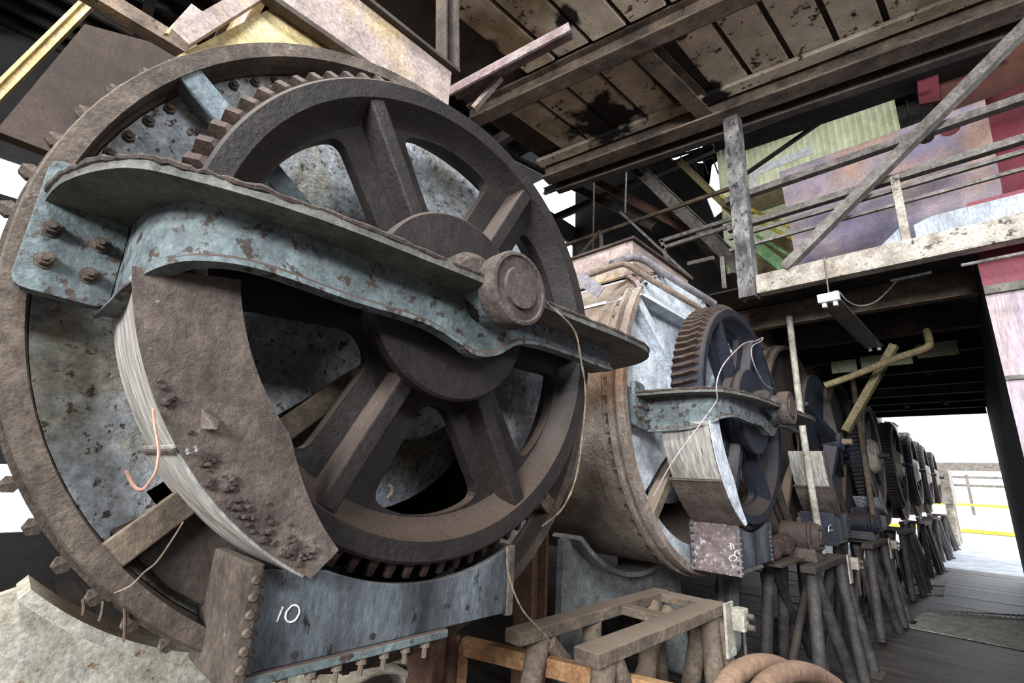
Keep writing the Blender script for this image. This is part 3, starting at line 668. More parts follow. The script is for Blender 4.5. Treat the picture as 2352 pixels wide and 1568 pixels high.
# --- machine stands
def make_stand(y0, label, m_top, m_leg, L=1.2):
    t = thing('machine_stand', label, 'stand', (-1.3, y0+.6, 0), 'tubular leg stands between the tanks')
    xa, xb, zt = -1.47, -1.15, 1.0
    part('top_rail', MB().box(xa-.045, xa+.045, y0-.05, y0+L, zt-.05, zt-.0), m_top, t, bevel=.004)
    part('top_rail', MB().box(xb-.055, xb+.055, y0, y0+L, zt-.05, zt-.0), m_top, t, bevel=.004)
    part('cross_piece', MB().box(xa+.045, xb-.055, y0+L-.10, y0+L, zt-.045, zt-.003), m_top, t, bevel=.004)
    part('cross_piece', MB().box(xa+.045, xb-.055, y0+L-.52, y0+L-.44, zt-.045, zt-.006), m_top, t, bevel=.004)
    legs = [((xb, y0+.12), (xb+.03, y0-.12)), ((xb, y0+.16), (xb+.10, y0+.62)), ((xb, y0+L-.12), (xb+.13, y0+L-.34)), ((xb, y0+L-.06), (xb+.12, y0+L+.14)),
            ((xa, y0+.12), (xa-.05, y0-.10)), ((xa, y0+.50), (xa-.12, y0+.66)), ((xa, y0+L-.10), (xa-.05, y0+L+.10)),
            ((xa+.02, y0+L-.16), (xb-.02, y0+.28)), ((xb-.06, y0+L-.05), (xa+.02, y0+L-.02))]
    for (a, b) in legs:
        part('leg', MB().cyl((a[0], a[1], zt-.05), (b[0], b[1], .012), .046, n=20), m_leg, t, smooth=True)
    for (a, b) in (((xa+.02, y0+.15, .93), (xa-.02, y0+L-.05, .08)), ((xa+.10, y0+L-.12, .93), (xa+.06, y0+.10, .08))):
        part('cross_brace', MB().cyl(a, b, .034, n=16), m_leg, t, smooth=True)
    ft = MB().box(xb+.02, xb+.2, y0+L-.02, y0+L+.22, 0, .012); part('foot_plate', ft, m_top, t)
    return t
st1 = make_stand(1.62, 'empty dusty tan stand in the foreground right of the nearest worm case', FRAME, FRAME)
sts = []
names = ['grey-brown stand carrying the round motor beside the second worm case', 'dark stand with blue-grey legs, second one standing on the aisle floor', 'black crossed-leg stand beneath the first open gears', 'dark crossed-leg stand, fourth along the aisle', 'small dark stand far down the aisle', 'farthest tubular stand by the sunlit ground']
st2 = make_stand(4.62, names[0], DARKB, LEGD); sts.append(st2)
for i in range(1, 6):
    c = copy_tree(st2); c.location = (-1.3, 5.22 + [0, 2.6, 5.6, 8.8, 12.0, 15.0][i], 0); c['label'] = names[i]; sts.append(c)
# junction blocks on the stands' ends
def make_block(y, label, m):
    t = thing('terminal_block', label, 'block', (-1.05, y, .8), 'pale blocks on the stand ends')
    part('mount_plate', MB().box(-1.088, -1.074, y-.11, y-.0, .76, 1.01), m, t, bevel=.003)
    part('body', MB().box(-1.073, -1.01, y-.045, y+.03, .88, .985), m, t, bevel=.006)
    for z in (.90, .95): part('peg', MB().cyl((-1.01, y, z), (-.975, y, z), .016, n=14), GBOX, t, smooth=True)
    part('drop_rod', MB().cyl((-1.03, y+.0, .66), (-1.03, y+.0, .879), .008, n=10), GBOX, t, smooth=True)
make_block(2.84, 'dusty pale terminal block with two pegs on the foreground stand', SADDLE)
make_block(5.84, 'white terminal block on the end of the motor stand', BALC)
make_block(8.44, 'bluish white terminal block on the second aisle stand', BALC)

# --- worm drives (motor and coupling) for tank two and three
def make_drive(y, label, m):
    t = thing('drive_motor', label, 'motor', (-1.3, y, 1.0), 'round drive motors on the stands')
    part('housing', MB().lathe([(.001, -1.12), (.10, -1.12), (.115, -1.14), (.115, -1.17), (.135, -1.18), (.135, -1.20), (.12, -1.21), (.12, -1.42), (.001, -1.42)], y, 1.19, 40, closed=False), m, t, smooth=True)
    part('end_cover', MB().cyl((-1.119, y-.02, 1.19), (-1.10, y-.02, 1.19), .062, n=28), m, t, smooth=True)
    part('foot', MB().hexa([(-1.42, y-.14, 1.001), (-1.14, y-.14, 1.001), (-1.14, y+.14, 1.001), (-1.42, y+.14, 1.001), (-1.40, y-.10, 1.10), (-1.16, y-.10, 1.10), (-1.16, y+.10, 1.10), (-1.40, y+.10, 1.10)]), m, t, bevel=.006)
    part('lifting_eye', MB().cyl((-1.28, y, 1.30), (-1.28, y, 1.345), .022, n=14), m, t, smooth=True)
    for k in range(8):
        a = R_(45*k + 20); part('cover_bolt', MB().cyl((-1.121, y+.088*cos(a), 1.19+.088*sin(a)), (-1.108, y+.088*cos(a), 1.19+.088*sin(a)), .009, n=6), m, t)
    return t
make_drive(5.05, 'round brown cast motor on the stand right of the second worm case', GBOX)
make_drive(7.95, 'dark round motor on the second aisle stand', GEARB)
def bundle(y0, y1, r, x, z, label, seed):
    rnd = random.Random(seed); m = MB()
    n = 20; rings = []
    for i in range(9):
        y = y0 + (y1-y0)*i/8; rr = r*(.55 + .45*sin(pi*(i+.6)/9.2))
        rings.append([m.bm.verts.new((x + rr*rnd.uniform(.86, 1.1)*cos(2*pi*k/n), y, z + rr*rnd.uniform(.86, 1.1)*sin(2*pi*k/n))) for k in range(n)])
    for A, B in zip(rings, rings[1:]):
        for k in range(n): m.face([A[k], A[(k+1) % n], B[(k+1) % n], B[k]])
    m.face(rings[0][::-1]); m.face(rings[-1])
    single('seal_packing', m, RAG, label, 'packing', 'rusty bundles on the second worm shaft', smooth=True)
bundle(4.10, 4.33, .085, -1.28, 1.145, 'rust brown frayed bundle next to the second worm case', 1)
bundle(4.42, 4.68, .090, -1.30, 1.15, 'rust brown frayed bundle touching the round motor', 2)
single('worm_shaft', MB().cyl((-1.30, 3.95, 1.15), (-1.30, 4.90, 1.15), .03, n=20), GBOX, 'short dark shaft joining the second worm case to the round motor', 'shaft', smooth=True)
pl = MB().box(-1.48, -1.17, 4.05, 4.66, 1.04, 1.056)
single('bed_plate', pl, DARKB, 'dark shelf plate between the second worm case and the motor stand', 'plate')

# --- saddles under the tanks
def make_saddle(dy, label, m):
    yc = Y1 + dy
    t = thing('tank_saddle', label, 'saddle', (-1.75, yc, 0), 'cast saddles under the tanks')
    R0 = 1.175
    top = [(yc + R0*cos(R_(a)), DZ + R0*sin(R_(a))) for a in range(-132, -47, 4)]
    low = [(yc+.98, .02), (yc+.78, .02), (yc+.74, .55), (yc+.60, .72), (yc+.42, .76), (yc+.24, .70), (yc, .66), (yc-.24, .70), (yc-.42, .76), (yc-.60, .72), (yc-.74, .55), (yc-.78, .02), (yc-.98, .02)]
    poly = top + [(yc+.86, 1.18)] + fillet(low, .08, 4)[0:] + [(yc-.86, 1.18)]
    part('web_plate', MB().prismX(poly, -2.22, -2.17), m, t)
    part('top_flange', MB().lathe([(R0-.012, -2.32), (R0+.022, -2.32), (R0+.022, -2.07), (R0-.012, -2.07)], yc, DZ, 30, -132, -48), m, t, smooth=True)
    lf = MB(); L = fillet(low, .08, 4); ring = [[lf.bm.verts.new((x_, a, b)) for x_ in (-2.32, -2.07)] for a, b in L]
    for A, B in zip(ring, ring[1:]): lf.face([A[0], A[1], B[1], B[0]])
    f = part('lower_flange', lf, m, t, smooth=True); md = f.modifiers.new('solid', 'SOLIDIFY'); md.thickness = .025
    return t
make_saddle(0, 'cream stained cast saddle under the nearest tank', SADDLE)
make_saddle(SP[1], 'grey-blue cast saddle with arched underside beneath the second tank', SADBL)
make_saddle(SP[2], 'dark-shadowed saddle beneath the third tank, behind the motor stand', SADBL)
make_saddle(-2.73, 'pale saddle at the bottom left edge, left of the cream one', SADDLE)

# --- columns between tanks
def column(x, y, z1, wd, label, m=COLM):
    t = MB().channel((x, y, 0), (x, y, z1), wd, wd, .02, (0, 1, 0)); single('steel_column', t, m, label, 'column', 'steel columns under the floor', bevel=.002)
column(-2.0, 1.60, .86, .17, 'red-brown steel column below the nearest worm case')
column(-2.05, 2.33, 1.27, .14, 'red-brown steel column in front of the second saddle')
column(-2.9, 4.9, 3.0, .2, 'dark column in the gap behind the second gear', DARKB)

# --- orange angle-iron frame in the foreground
t = thing('angle_iron_frame', 'orange rusty angle-iron frame at the bottom centre', 'frame', (-1.2, 1.5, 0))
a0 = onZ(1066, 1470, .86); a1 = onZ(1500, 1572, .86); d = (a1-a0); a2 = a0 + d*1.4
fm = MB().bar(a0, a2, .05, .028); fm.bar(a0 + Vector((0.018, -.012, -.034)), a2 + Vector((.018, -.012, -.034)), .012, .045)
part('top_bar', fm, ORANGE, t, bevel=.002)
part('leg', MB().bar(a0 + Vector((0, 0, -.014)), Vector((a0.x, a0.y, 0)), .035, .03), ORANGE, t, bevel=.002)
part('leg', MB().bar(a2 + Vector((0, 0, -.014)), Vector((a2.x, a2.y, 0)), .035, .03), ORANGE, t, bevel=.002)

# --- return-bend pipes bottom right
def bend(label, pts, X, r):
    m = MB().tube([onX(a, b, X) for a, b in pts], r, 20, 6)
    single('return_bend_pipe', m, RUSTP, label, 'pipe', 'curved tan pipes at the bottom right', smooth=True)
bend('left tan curved pipe of the pair at the bottom edge', [(1640, 1690), (1655, 1600), (1690, 1548), (1745, 1524), (1800, 1533), (1850, 1575), (1880, 1680)], -.86, .040)
bend('right tan curved pipe of the pair at the bottom edge', [(1720, 1690), (1738, 1605), (1775, 1560), (1830, 1540), (1890, 1556), (1940, 1600), (1960, 1700)], -.745, .040)

# ------------------------------------------------------------------ pipes on tank two
def pipe(name, pts, r, m, label, cat='pipe', group=None, n=14, sm=5):
    return single(name, MB().tube(pts, r, n, sm), m, label, cat, group, smooth=True)
pipe('vent_pipe', [onX(1405, 606, -1.70), onX(1450, 592, -1.66), onX(1480, 597, -1.62), onX(1505, 613, -1.58), onX(1560, 648, -1.5), onX(1640, 697, -1.42)], .029, PIPEG, 'thicker grey-lilac pipe bending over the front of the second tank hopper')
pipe('vent_pipe', [onX(1330, 638, -1.66), onX(1380, 621, -1.64), onX(1424, 607, -1.62), onX(1446, 611, -1.58), onX(1475, 630, -1.55), onX(1530, 663, -1.48), onX(1605, 706, -1.40)], .022, PIPEB, 'thinner brown pipe running in front of the grey-lilac one')
m = MB().bar(onX(1325, 632, -1.5), onX(1380, 672, -1.35), .006, .07)
single('flat_strip', m, PIPEG, 'short flat metal strip sticking out under the pipes', 'strip')
pipe('prop_pipe', [Vector((-1.28, 5.55, 3.38)), Vector((-1.28, 5.55, 2.2)), Vector((-1.22, 5.45, 1.02))], .032, SADDLE, 'upright cream pipe between the second gear and the four-armed wheel')
pipe('prop_pipe', [Vector((-1.2, 8.3, 3.2)), Vector((-1.2, 8.3, 1.02))], .035, FRAME, 'upright tan pipe in front of the first open gear')
pipe('overhead_pipe', [onY(1895, 885, 6), onY(1960, 862, 6), onY(2060, 822, 6), onY(2125, 800, 6), onY(2134, 785, 6.1), onY(2128, 760, 6.3)], .035, YBR, 'yellow-brown overhead pipe with an elbow under the mezzanine')
single('diagonal_bar', MB().angle(onY(1940, 988, 6.3), onY(2052, 790, 6.3), .07, .01, (0, -1, .3)), YBR, 'pale yellow angle bar slanting across the far gears', 'bar')
STRUT = mat('lilac_brown_strut', (0.10, 0.06, 0.055), (0.24, 0.19, 0.19), None, 5, .3)
# purple-brown strut from the hopper to the ceiling
m = MB(); a = onX(1042, 214, -2.0); b = onX(1312, 70, -1.3)
m.angle(a, b, .09, .012, (0, .3, 1)); 
single('steel_strut', m, STRUT, 'lilac-edged angle strut rising from the nearest hopper', 'strut')
single('steel_strut', MB().bar(onX(1150, 178, -1.75), onX(1088, 250, -1.9), .035, .03), HOPPER, 'short pale strut below the lilac-edged one', 'strut')

# ------------------------------------------------------------------ left top: beams behind the nearest tank
single('roof_girder', MB().channel(onX(-40, 250, -4.2), onX(235, -25, -4.2), .07, .07), HOPY, 'pale-edged girder crossing the dark top left corner', 'girder')
q = [onX(-10, 300, -4.0), onX(195, 55, -4.0), onX(470, 130, -4.0), onX(300, 420, -4.0)]
m = MB().hexa(q + [p + Vector((-.1, 0, 0)) for p in q]); single('brown_duct', m, mat('dull_brown_plate', (0.022, 0.013, 0.009), (0.045, 0.028, 0.019), None, 2, .4), 'flat brown duct side under the girder at the top left', 'duct')
single('roof_girder', MB().bar(onX(150, -50, -3.4), onX(450, 130, -3.4), .10, .10), BEAMT, 'brown beam running down to the top of the nearest tank rim', 'girder')
q = [onX(378, 75, -3.0), onX(440, 8, -3.0), onX(470, 30, -3.0), onX(455, 90, -3.0)]
single('gusset_plate', MB().hexa(q + [p + Vector((-.03, 0, 0)) for p in q]), HOPPER, 'small pinkish gusset plate above the nearest tank rim', 'plate')
single('steel_post', MB().channel(onX(1028, 160, -2.3), onX(1028, -40, -2.3), .12, .12, .012, (0, 1, 0)), DARKB, 'dark post rising behind the right corner of the nearest hopper', 'post')

# ------------------------------------------------------------------ balcony / mezzanine
YB = 4.75
po = thing('steel_post', 'tall black and white flaked post holding the balcony corner', 'post', (-1.40, YB-.02, 3.35))
part('post_body', MB().channel((-1.41, YB-.03, 3.36), (-1.41, YB-.03, 5.46), .15, .15, .018, (1, 0, 0)), POSTM, po)
part('face_plate', MB().box(-1.485, -1.345, YB-.11, YB-.105, 3.36, 5.46), POSTM, po)
mz = MB().channel((-1.33, YB, 3.485), (3.5, YB, 3.485), .12, .19, .014); mz.box(-1.33, 3.5, YB-.062, YB-.055, 3.40, 3.575)
single('edge_beam', mz, BALC, 'long flaking cream beam along the balcony floor edge', 'beam', bevel=.002)
single('brace_bar', MB().angle(onY(1800, 612, YB-.09), onY(2420, -10, YB-.09), .085, .01, (0, -1, 0)), RAILM, 'long grey diagonal brace crossing the balcony railing', 'brace')
rl = thing('balcony_railing', 'worn grey railing with three rails and a toe board on the balcony', 'railing', (.2, YB+.1, 3.58))
for z, r, mm in ((4.58, .03, RAILM), (4.24, .028, RAILM), (4.13, .018, RAILM), (3.99, .014, RAILM)):
    if r > .02: part('rail', MB().angle((-1.6, YB+.08, z), (3.4, YB+.08, z), r*2.2, .01, (0, -1, 0)), mm, rl)
    else: part('rail', MB().bar((-1.6, YB+.10, z), (3.4, YB+.10, z), r*2, r*2), mm, rl)
for x in (-.18, 1.4): part('railing_post', MB().angle((x, YB+.06, 3.58), (x, YB+.06, 4.24), .06, .01, (0, -1, 0)), BALC, rl)
TOE = mat('pale_blue_toe_board', (0.26, 0.29, 0.32), (0.46, 0.49, 0.53), (0.15, 0.13, 0.12), 3, .4, .64, .6, 0, .3, 40, 0, stretch=(1, 1, .4))
part('toe_board', MB().prismY([(-.12, 3.60), (3.4, 3.60), (3.4, 3.80), (.0, 3.80), (-.12, 3.76)], YB+.10, YB+.108), TOE, rl)
part('gusset', MB().prismY([(-.42, 3.59), (-.20, 3.59), (-.20, 3.78)], YB+.10, YB+.106), TOE, rl)
# big stained sheet behind the railing, with holes
def circ2(cx, cz_, r, n=24): return [(cx + r*cos(2*pi*i/n), cz_ + r*sin(2*pi*i/n)) for i in range(n)]
h1 = onY(2127, 316, 6); h2 = onY(2181, 295, 6)
cs = [onY(1790, 395, 6), onY(2262, 228, 6), onY(2300, 425, 6), onY(2312, 520, 6), onY(1832, 620, 6)]
single('stained_steel_sheet', MB().prismY([(p.x, p.z) for p in cs], 6.0, 6.03, [circ2(h1.x, h1.z, .07), circ2(h2.x, h2.z, .085)]), RUSTBLUE, 'rust and violet stained steel sheet with two round holes behind the railing', 'steel sheet')
#single('pipe_rail', MB().angle((-1.35, 5.6, onY(1715, 400, 5.6).z), (1.4, 5.6, onY(1715, 400, 5.6).z + .02), .13, .015, (0, -1, 0)), BEAMT, 'dark rail running behind the balcony railing across the stained sheet', 'rail')
# red sheets on the right
def quadY(name, pix, y, m, label, cat, th=.04, group=None):
    q = [onY(a, b, y) for a, b in pix]
    return single(name, MB().prismY([(p.x, p.z) for p in q], y, y+th), m, label, cat, group)
quadY('red_sheet', [(2095, -60), (2420, -60), (2420, 180), (2150, 275)], 6.8, REDB, 'brown-red sheet in the top right corner', 'red sheet', group='red wall sheets')
quadY('red_sheet', [(2140, 280), (2420, 160), (2420, 420), (2170, 500)], 6.7, RED, 'crimson sheet right of the stained steel sheet, behind the railing', 'red sheet', group='red wall sheets')
quadY('red_sheet', [(2092, 60), (2140, 10), (2160, 230), (2112, 240)], 6.6, RED, 'narrow crimson strip left of the brown-red sheet', 'red sheet', group='red wall sheets')
# right-hand bin: purple front and dark side towards the aisle
XP = .203
bn = thing('storage_bin', 'tall violet and crimson sheet-metal bin at the right edge', 'bin', (1.6, 9.5, 0))
part('dark_side', MB().box(XP, XP+.05, 5.02, 14.5, 0, 3.55), mat('blue_black_side', (0.012, 0.014, 0.022), (0.03, 0.033, 0.045), None, 1, .4), bn)
part('front_sheet', MB().box(XP, 4, 5.0, 5.019, 0, 3.12), PURPLE, bn)
part('upper_sheet', MB().box(XP+.0, 4, 5.0, 5.019, 3.17, 3.39), RED, bn)
part('seam_bar', MB().box(XP, 4, 4.965, 4.999, 3.10, 3.165), RAILM, bn)
part('seam_bar', MB().box(XP, 4, 4.975, 4.999, 2.43, 2.46), RAILM, bn)
part('crimson_band', MB().box(XP+.02, 4, 5.0, 5.019, 3.40, 3.9), RED, bn)
single('thin_conduit', MB().cyl((.1, 4.55, 3.22), (3.5, 4.55, 3.24), .012, n=10), RAILM, 'thin grey conduit in front of the crimson band of the bin', 'conduit', smooth=True)
# mezzanine deck with joists, seen from below
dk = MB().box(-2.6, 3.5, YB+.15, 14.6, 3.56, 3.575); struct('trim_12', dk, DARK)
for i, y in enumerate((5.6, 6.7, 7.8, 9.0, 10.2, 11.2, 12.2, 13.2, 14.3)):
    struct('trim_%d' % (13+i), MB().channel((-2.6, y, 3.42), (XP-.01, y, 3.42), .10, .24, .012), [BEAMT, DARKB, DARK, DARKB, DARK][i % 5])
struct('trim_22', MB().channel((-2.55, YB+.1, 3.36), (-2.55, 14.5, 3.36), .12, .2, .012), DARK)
# yellow corrugated pieces under the deck
def corr(x0, x1, z0, z1, y, pitch=.05, amp=.012, top=None):
    m = MB(); n = int((x1-x0)/pitch*4); A = []
    for i in range(n+1):
        x = x0 + (x1-x0)*i/n; yy = y + amp*sin(2*pi*(x-x0)/pitch); zt = z1 if top is None else z1 + (top-z1)*i/n
        A.append([m.bm.verts.new((x, yy, z0)), m.bm.verts.new((x, yy, zt)), m.bm.verts.new((x, yy+.004, z0)), m.bm.verts.new((x, yy+.004, zt))])
    for a, b in zip(A, A[1:]):
        m.face([a[0], b[0], b[1], a[1]]); m.face([a[2], a[3], b[3], b[2]]); m.face([a[1], b[1], b[3], a[3]]); m.face([a[0], a[2], b[2], b[0]])
    m.face(A[0]); m.face(A[-1])
    return m
single('corrugated_strip', corr(-1.34, -1.05, 3.15, 3.32, 7.735, .02, .006), CORR, 'small yellow corrugated scrap left of the lamp tail under the mezzanine', 'corrugated sheet')
single('corrugated_strip', corr(-1.0, -.46, 3.18, 3.34, 7.735, .02, .006), CORR, 'yellow corrugated strip right under the lamp tail', 'corrugated sheet')
single('corrugated_strip', corr(-.41, -.02, 3.24, 3.42, 7.735, .02, .006), CORR, 'yellow corrugated scrap nearest the dark bin side', 'corrugated sheet')
# corrugated wall of the upper floor
single('corrugated_wall_sheet', corr(-3.4, .1, 6.0, 9.1, 10.0, .11, .02), CORR, 'large yellow-green corrugated wall behind the balcony', 'corrugated wall')
fr = onY(1760, 372, 9.9); fr2 = onY(1868, 335, 9.9)
quadY('white_frame', [(1722, 390), (1866, 333), (1868, 350), (1735, 402), (1740, 470), (1727, 475)], 9.945, LAMPW, 'white window frame piece fixed on the corrugated wall', 'frame')
# green and yellow stair rails in front of it
for nm, pix, r, m_, lb in (('handrail', [(1655, 450), (1822, 524)], .03, YELP, 'upper yellow handrail behind the tall post'),
                           ('handrail', [(1725, 500), (1822, 549)], .03, YELP, 'lower yellow handrail behind the tall post'),
                           ('stair_stringer', [(1738, 541), (1822, 592)], .025, GRNP, 'thin green stair rail behind the tall post'),
                           ('stair_stringer', [(1738, 566), (1800, 614)], .09, GRNP, 'thick green stringer behind the tall post')):
    single(nm, MB().bar(onY(*pix[0], 8.8), onY(*pix[1], 8.8), r*1.4, r*2), m_, lb, nm.split('_')[-1])
quadY('yellow_brown_beam', [(1700, 455), (1830, 415), (1830, 455), (1700, 500)], 9.6, YBR, 'yellow-brown beam crossing the corrugated wall behind the railing', 'beam')
quadY('yellow_brown_beam', [(1725, 562), (1850, 528), (1860, 640), (1725, 660)], 9.7, YBR, 'yellow-brown boards just above the balcony floor corner', 'beam')
# girders across the gap between post and corrugated wall
for i, (p0, p1, y, wd, m_, lb) in enumerate((
    ((1690, 305), (2300, 78), 6.6, .40, DARK, 'broad black girder above the corrugated wall'),
    ((1700, 262), (2250, 60), 5.6, .10, DARKB, 'slim girder close under the ceiling edge beam'),
    ((1690, 258), (2120, 112), 5.9, .04, BEAMT, 'thin angle under the slim ceiling girder'))):
    single('girder', MB().channel(onY(*p0, y), onY(*p1, y), wd, wd*1.1, .02), m_, lb, 'girder')
quadY('corrugated_strip', [(1695, 235), (1960, 130), (1900, 165), (1705, 252)], 7.9, CORR, 'narrow yellow translucent strip above the girders', 'corrugated sheet')
single('tie_rod', MB().bar(onY(1712, 400, 7.0), onY(1945, 238, 7.0), .06, .04), DARK, 'dark bar slanting across the corrugated wall', 'bar')
single('steel_post', MB().channel((-.0, 7.0, 3.6), (-.0, 7.0, 9.8), .22, .22, .02), DARK, 'dark post between the corrugated wall and the red sheets', 'post')

# back walls of the upper floor with bright openings (left of the post)
bw = MB(); Y9 = 12.0
def P9(a, b): p = onY(a, b, Y9); return (p.x, p.z)
outer = [(-9, 0), (XP, 0), (XP, 3.3), (-2.6, 3.3), (-2.6, 3.6), (-3.3, 3.6), (-3.3, 9.9), (-9, 9.9)]
hole1 = [P9(1615, 352), P9(1672, 348), P9(1676, 470), P9(1640, 500), P9(1622, 455)]
hole2 = [P9(1478, 335), P9(1540, 292), P9(1640, 292), P9(1610, 330), P9(1632, 375), P9(1560, 372)]
bw.prismY([(-9, 3.8), (-3.2, 3.8), (-3.2, 12.6), (-9, 12.6)], Y9, Y9+.1, [hole1[::-1], hole2[::-1], [(-8.98, 6.0), (-8.98, 9.0), (-8.2, 8.0), (-8.2, 6.0)]])
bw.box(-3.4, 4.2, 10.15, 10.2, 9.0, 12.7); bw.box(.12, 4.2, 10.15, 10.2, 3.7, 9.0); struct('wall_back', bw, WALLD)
lt = thing('roof_lattice', 'black lattice of thin bars across the bright roof opening', 'lattice', (-3.9, 11.8, 9.0))
for i in range(8):
    part('lattice_bar', MB().bar(onY(1470, 318+i*13, 11.8), onY(1660, 262+i*13, 11.8), .04, .06), DARK, lt)
for i in range(6):
    part('lattice_bar', MB().bar(onY(1490+i*24, 285, 11.75), onY(1530+i*24, 400, 11.75), .03, .04), DARK, lt)
# upper walkway rails between tank two and the post
UR = 7.0
wr = thing('walkway_railing', 'dark thin railing running up behind the second tank hopper', 'railing', (-3.6, UR, 5.2))
for pix in (((1300, 562), (1700, 425)), ((1515, 555), (1690, 500)), ((1520, 570), (1690, 515)), ((1580, 606), (1640, 592)), ((1320, 600), (1380, 530))):
    part('rail', MB().bar(onY(*pix[0], UR), onY(*pix[1], UR), .05, .06), BEAMT if pix[0][0] < 1400 else RAILM, wr)
for pix in (((1380, 535), (1382, 585)), ((1520, 553), (1535, 610)), ((1658, 590), (1664, 662))):
    part('railing_post', MB().bar(onY(*pix[0], UR), onY(*pix[1], UR), .05, .05), SADDLE if pix[0][0] > 1600 else RAILM, wr)
single('tie_rod', MB().bar(onY(1425, 487, 6), onY(1590, 640, 6), .035, .035), RAILM, 'thin grey rod slanting down behind the second hopper', 'rod')
single('tie_rod', MB().cyl(onY(1448, 60, 7), onY(1436, 490, 7), .018, n=8), RAILM, 'thin vertical hanger rod under the ceiling edge', 'rod')
single('tie_rod', MB().cyl(onY(1370, 60, 7), onY(1362, 590, 7), .018, n=8), BEAMT, 'faint vertical rod left of the hanger rod', 'rod')
# dim roof beams in the dark centre
cbm = [((1120, 330), (1500, 520)), ((1180, 250), (1560, 520)), ((1060, 300), (1480, 560)), ((1300, 380), (1640, 560)), ((1250, 440), (1700, 265)), ((1230, 520), (1640, 340)), ((1400, 330), (1700, 640))]
for i, (a, b) in enumerate(cbm[:1] + cbm[3:]):
    single('roof_beam', MB().channel(onY(*a, 9.5+.3*i), onY(*b, 9.5+.3*i), .14, .2, .02), [DARKB, COLM, DARK, DARKB, DARKB, DARK, DARKB][i], 'dim steel beam in the dark space right of the nearest gear', 'beam', 'dim roof beams behind the hopper')
# pale truss left of the bright opening
single('sloping_girder', MB().channel(onY(1480, 400, 9), onY(1730, 640, 9), .20, .28, .02), RAILM, 'pale worn girder sloping down from the bright roof opening', 'girder')
single('sloping_girder', MB().channel(onY(1560, 370, 9.3), onY(1690, 495, 9.3), .10, .14, .02), YBR, 'narrow yellow-brown girder beside the bright window', 'girder')

# ------------------------------------------------------------------ lamp fixture under the mezzanine
lf = thing('fluorescent_fixture', 'hanging fluorescent lamp fixture without tubes under the balcony', 'lamp', (-.72, 4.9, 3.1))
p0 = onZ(1905, 684, 3.18); p1 = onZ(2008, 792, 3.18)
d = (p1-p0).normalized(); sd = Vector((d.y, -d.x, 0)).normalized()
rm = MB(); rm.hexa([p0-sd*.075-Vector((0,0,.03)), p0+sd*.075-Vector((0,0,.03)), p1+sd*.075-Vector((0,0,.03)), p1-sd*.075-Vector((0,0,.03)), p0-sd*.035+Vector((0,0,.03)), p0+sd*.035+Vector((0,0,.03)), p1+sd*.035+Vector((0,0,.03)), p1-sd*.035+Vector((0,0,.03))])
part('reflector', rm, LAMPD, lf)
for s_ in (-1, 1): part('reflector_edge', MB().bar(p0+sd*.077*s_-Vector((0,0,.032)), p1+sd*.077*s_-Vector((0,0,.032)), .008, .008), RAILM, lf)
part('end_cap', MB().bar(p0-d*.05-Vector((0,0,.005)), p0-d*.0015-Vector((0,0,.005)), .16, .075), LAMPW, lf, bevel=.004)
for s_ in (-.04, .04): part('lamp_socket', MB().bar(p0-sd*s_*1-Vector((0,0,.06))-d*.02, p0-sd*s_+d*.02-Vector((0,0,.06)), .03, .04), LAMPW, lf)
for s_ in (-.04, .04): part('lamp_socket', MB().bar(p1-sd*s_-d*.03-Vector((0,0,.05)), p1-sd*s_-Vector((0,0,.05)), .03, .04), LAMPW, lf)
ht = p0 + Vector((0, 0, .03)); hook = onY(1893, 592, YB-.07)
single('hanger_chain', MB().tube([ht, onY(1899, 640, 4.65), hook], .006, 6, 4), RAILM, 'thin chain hanging the lamp from the balcony beam', 'chain')
single('lamp_cable', MB().tube([p0+Vector((0,0,.04)), onY(1925, 668, 4.8), onY(1945, 690, 4.9), onY(1975, 702, 5), onY(2015, 690, 5.1), onY(2060, 645, 5.2)], .006, 6, 4), RAILM, 'grey cable drooping from the lamp to the right', 'cable', smooth=True)
single('thin_conduit', MB().bar(onY(2045, 645, 5.3), onY(2140, 625, 5.3), .02, .02), ENDP2, 'short bluish tube lying under the mezzanine joists', 'tube')
# hanging hoods under the far deck
for i, (a, b) in enumerate((((2112, 838), (2140, 862)), ((2198, 832), (2212, 878)), ((2150, 888), (2172, 928)), ((2050, 902), (2085, 936)))):
    single('hanging_bracket', MB().bar(onY(*a, 10+i), onY(*b, 10+i), .12, .08), FRAME, ['bright stubby bracket under the far deck, topmost', 'thin bracket nearest the bin side under the far deck', 'pale bracket just above the bright doorway', 'brown bracket left of the other deck brackets'][i], 'bracket')
# frames with bright gaps left of the doorway
fg = MB()
for (a, b) in (((1985, 868), (2095, 858)), ((1985, 925), (2100, 935)), ((1988, 890), (2095, 885))):
    fg.bar(onY(*a, 14.7), onY(*b, 14.7), .12, .16)
for (a, b) in (((2036, 862), (2040, 950)), ((2064, 865), (2070, 955)), ((2000, 870), (2000, 950))):
    fg.bar(onY(*a, 14.75), onY(*b, 14.75), .10, .16)
single('window_lattice', fg, DARK, 'dark bars dividing the small bright gap above the open gears', 'window frame')

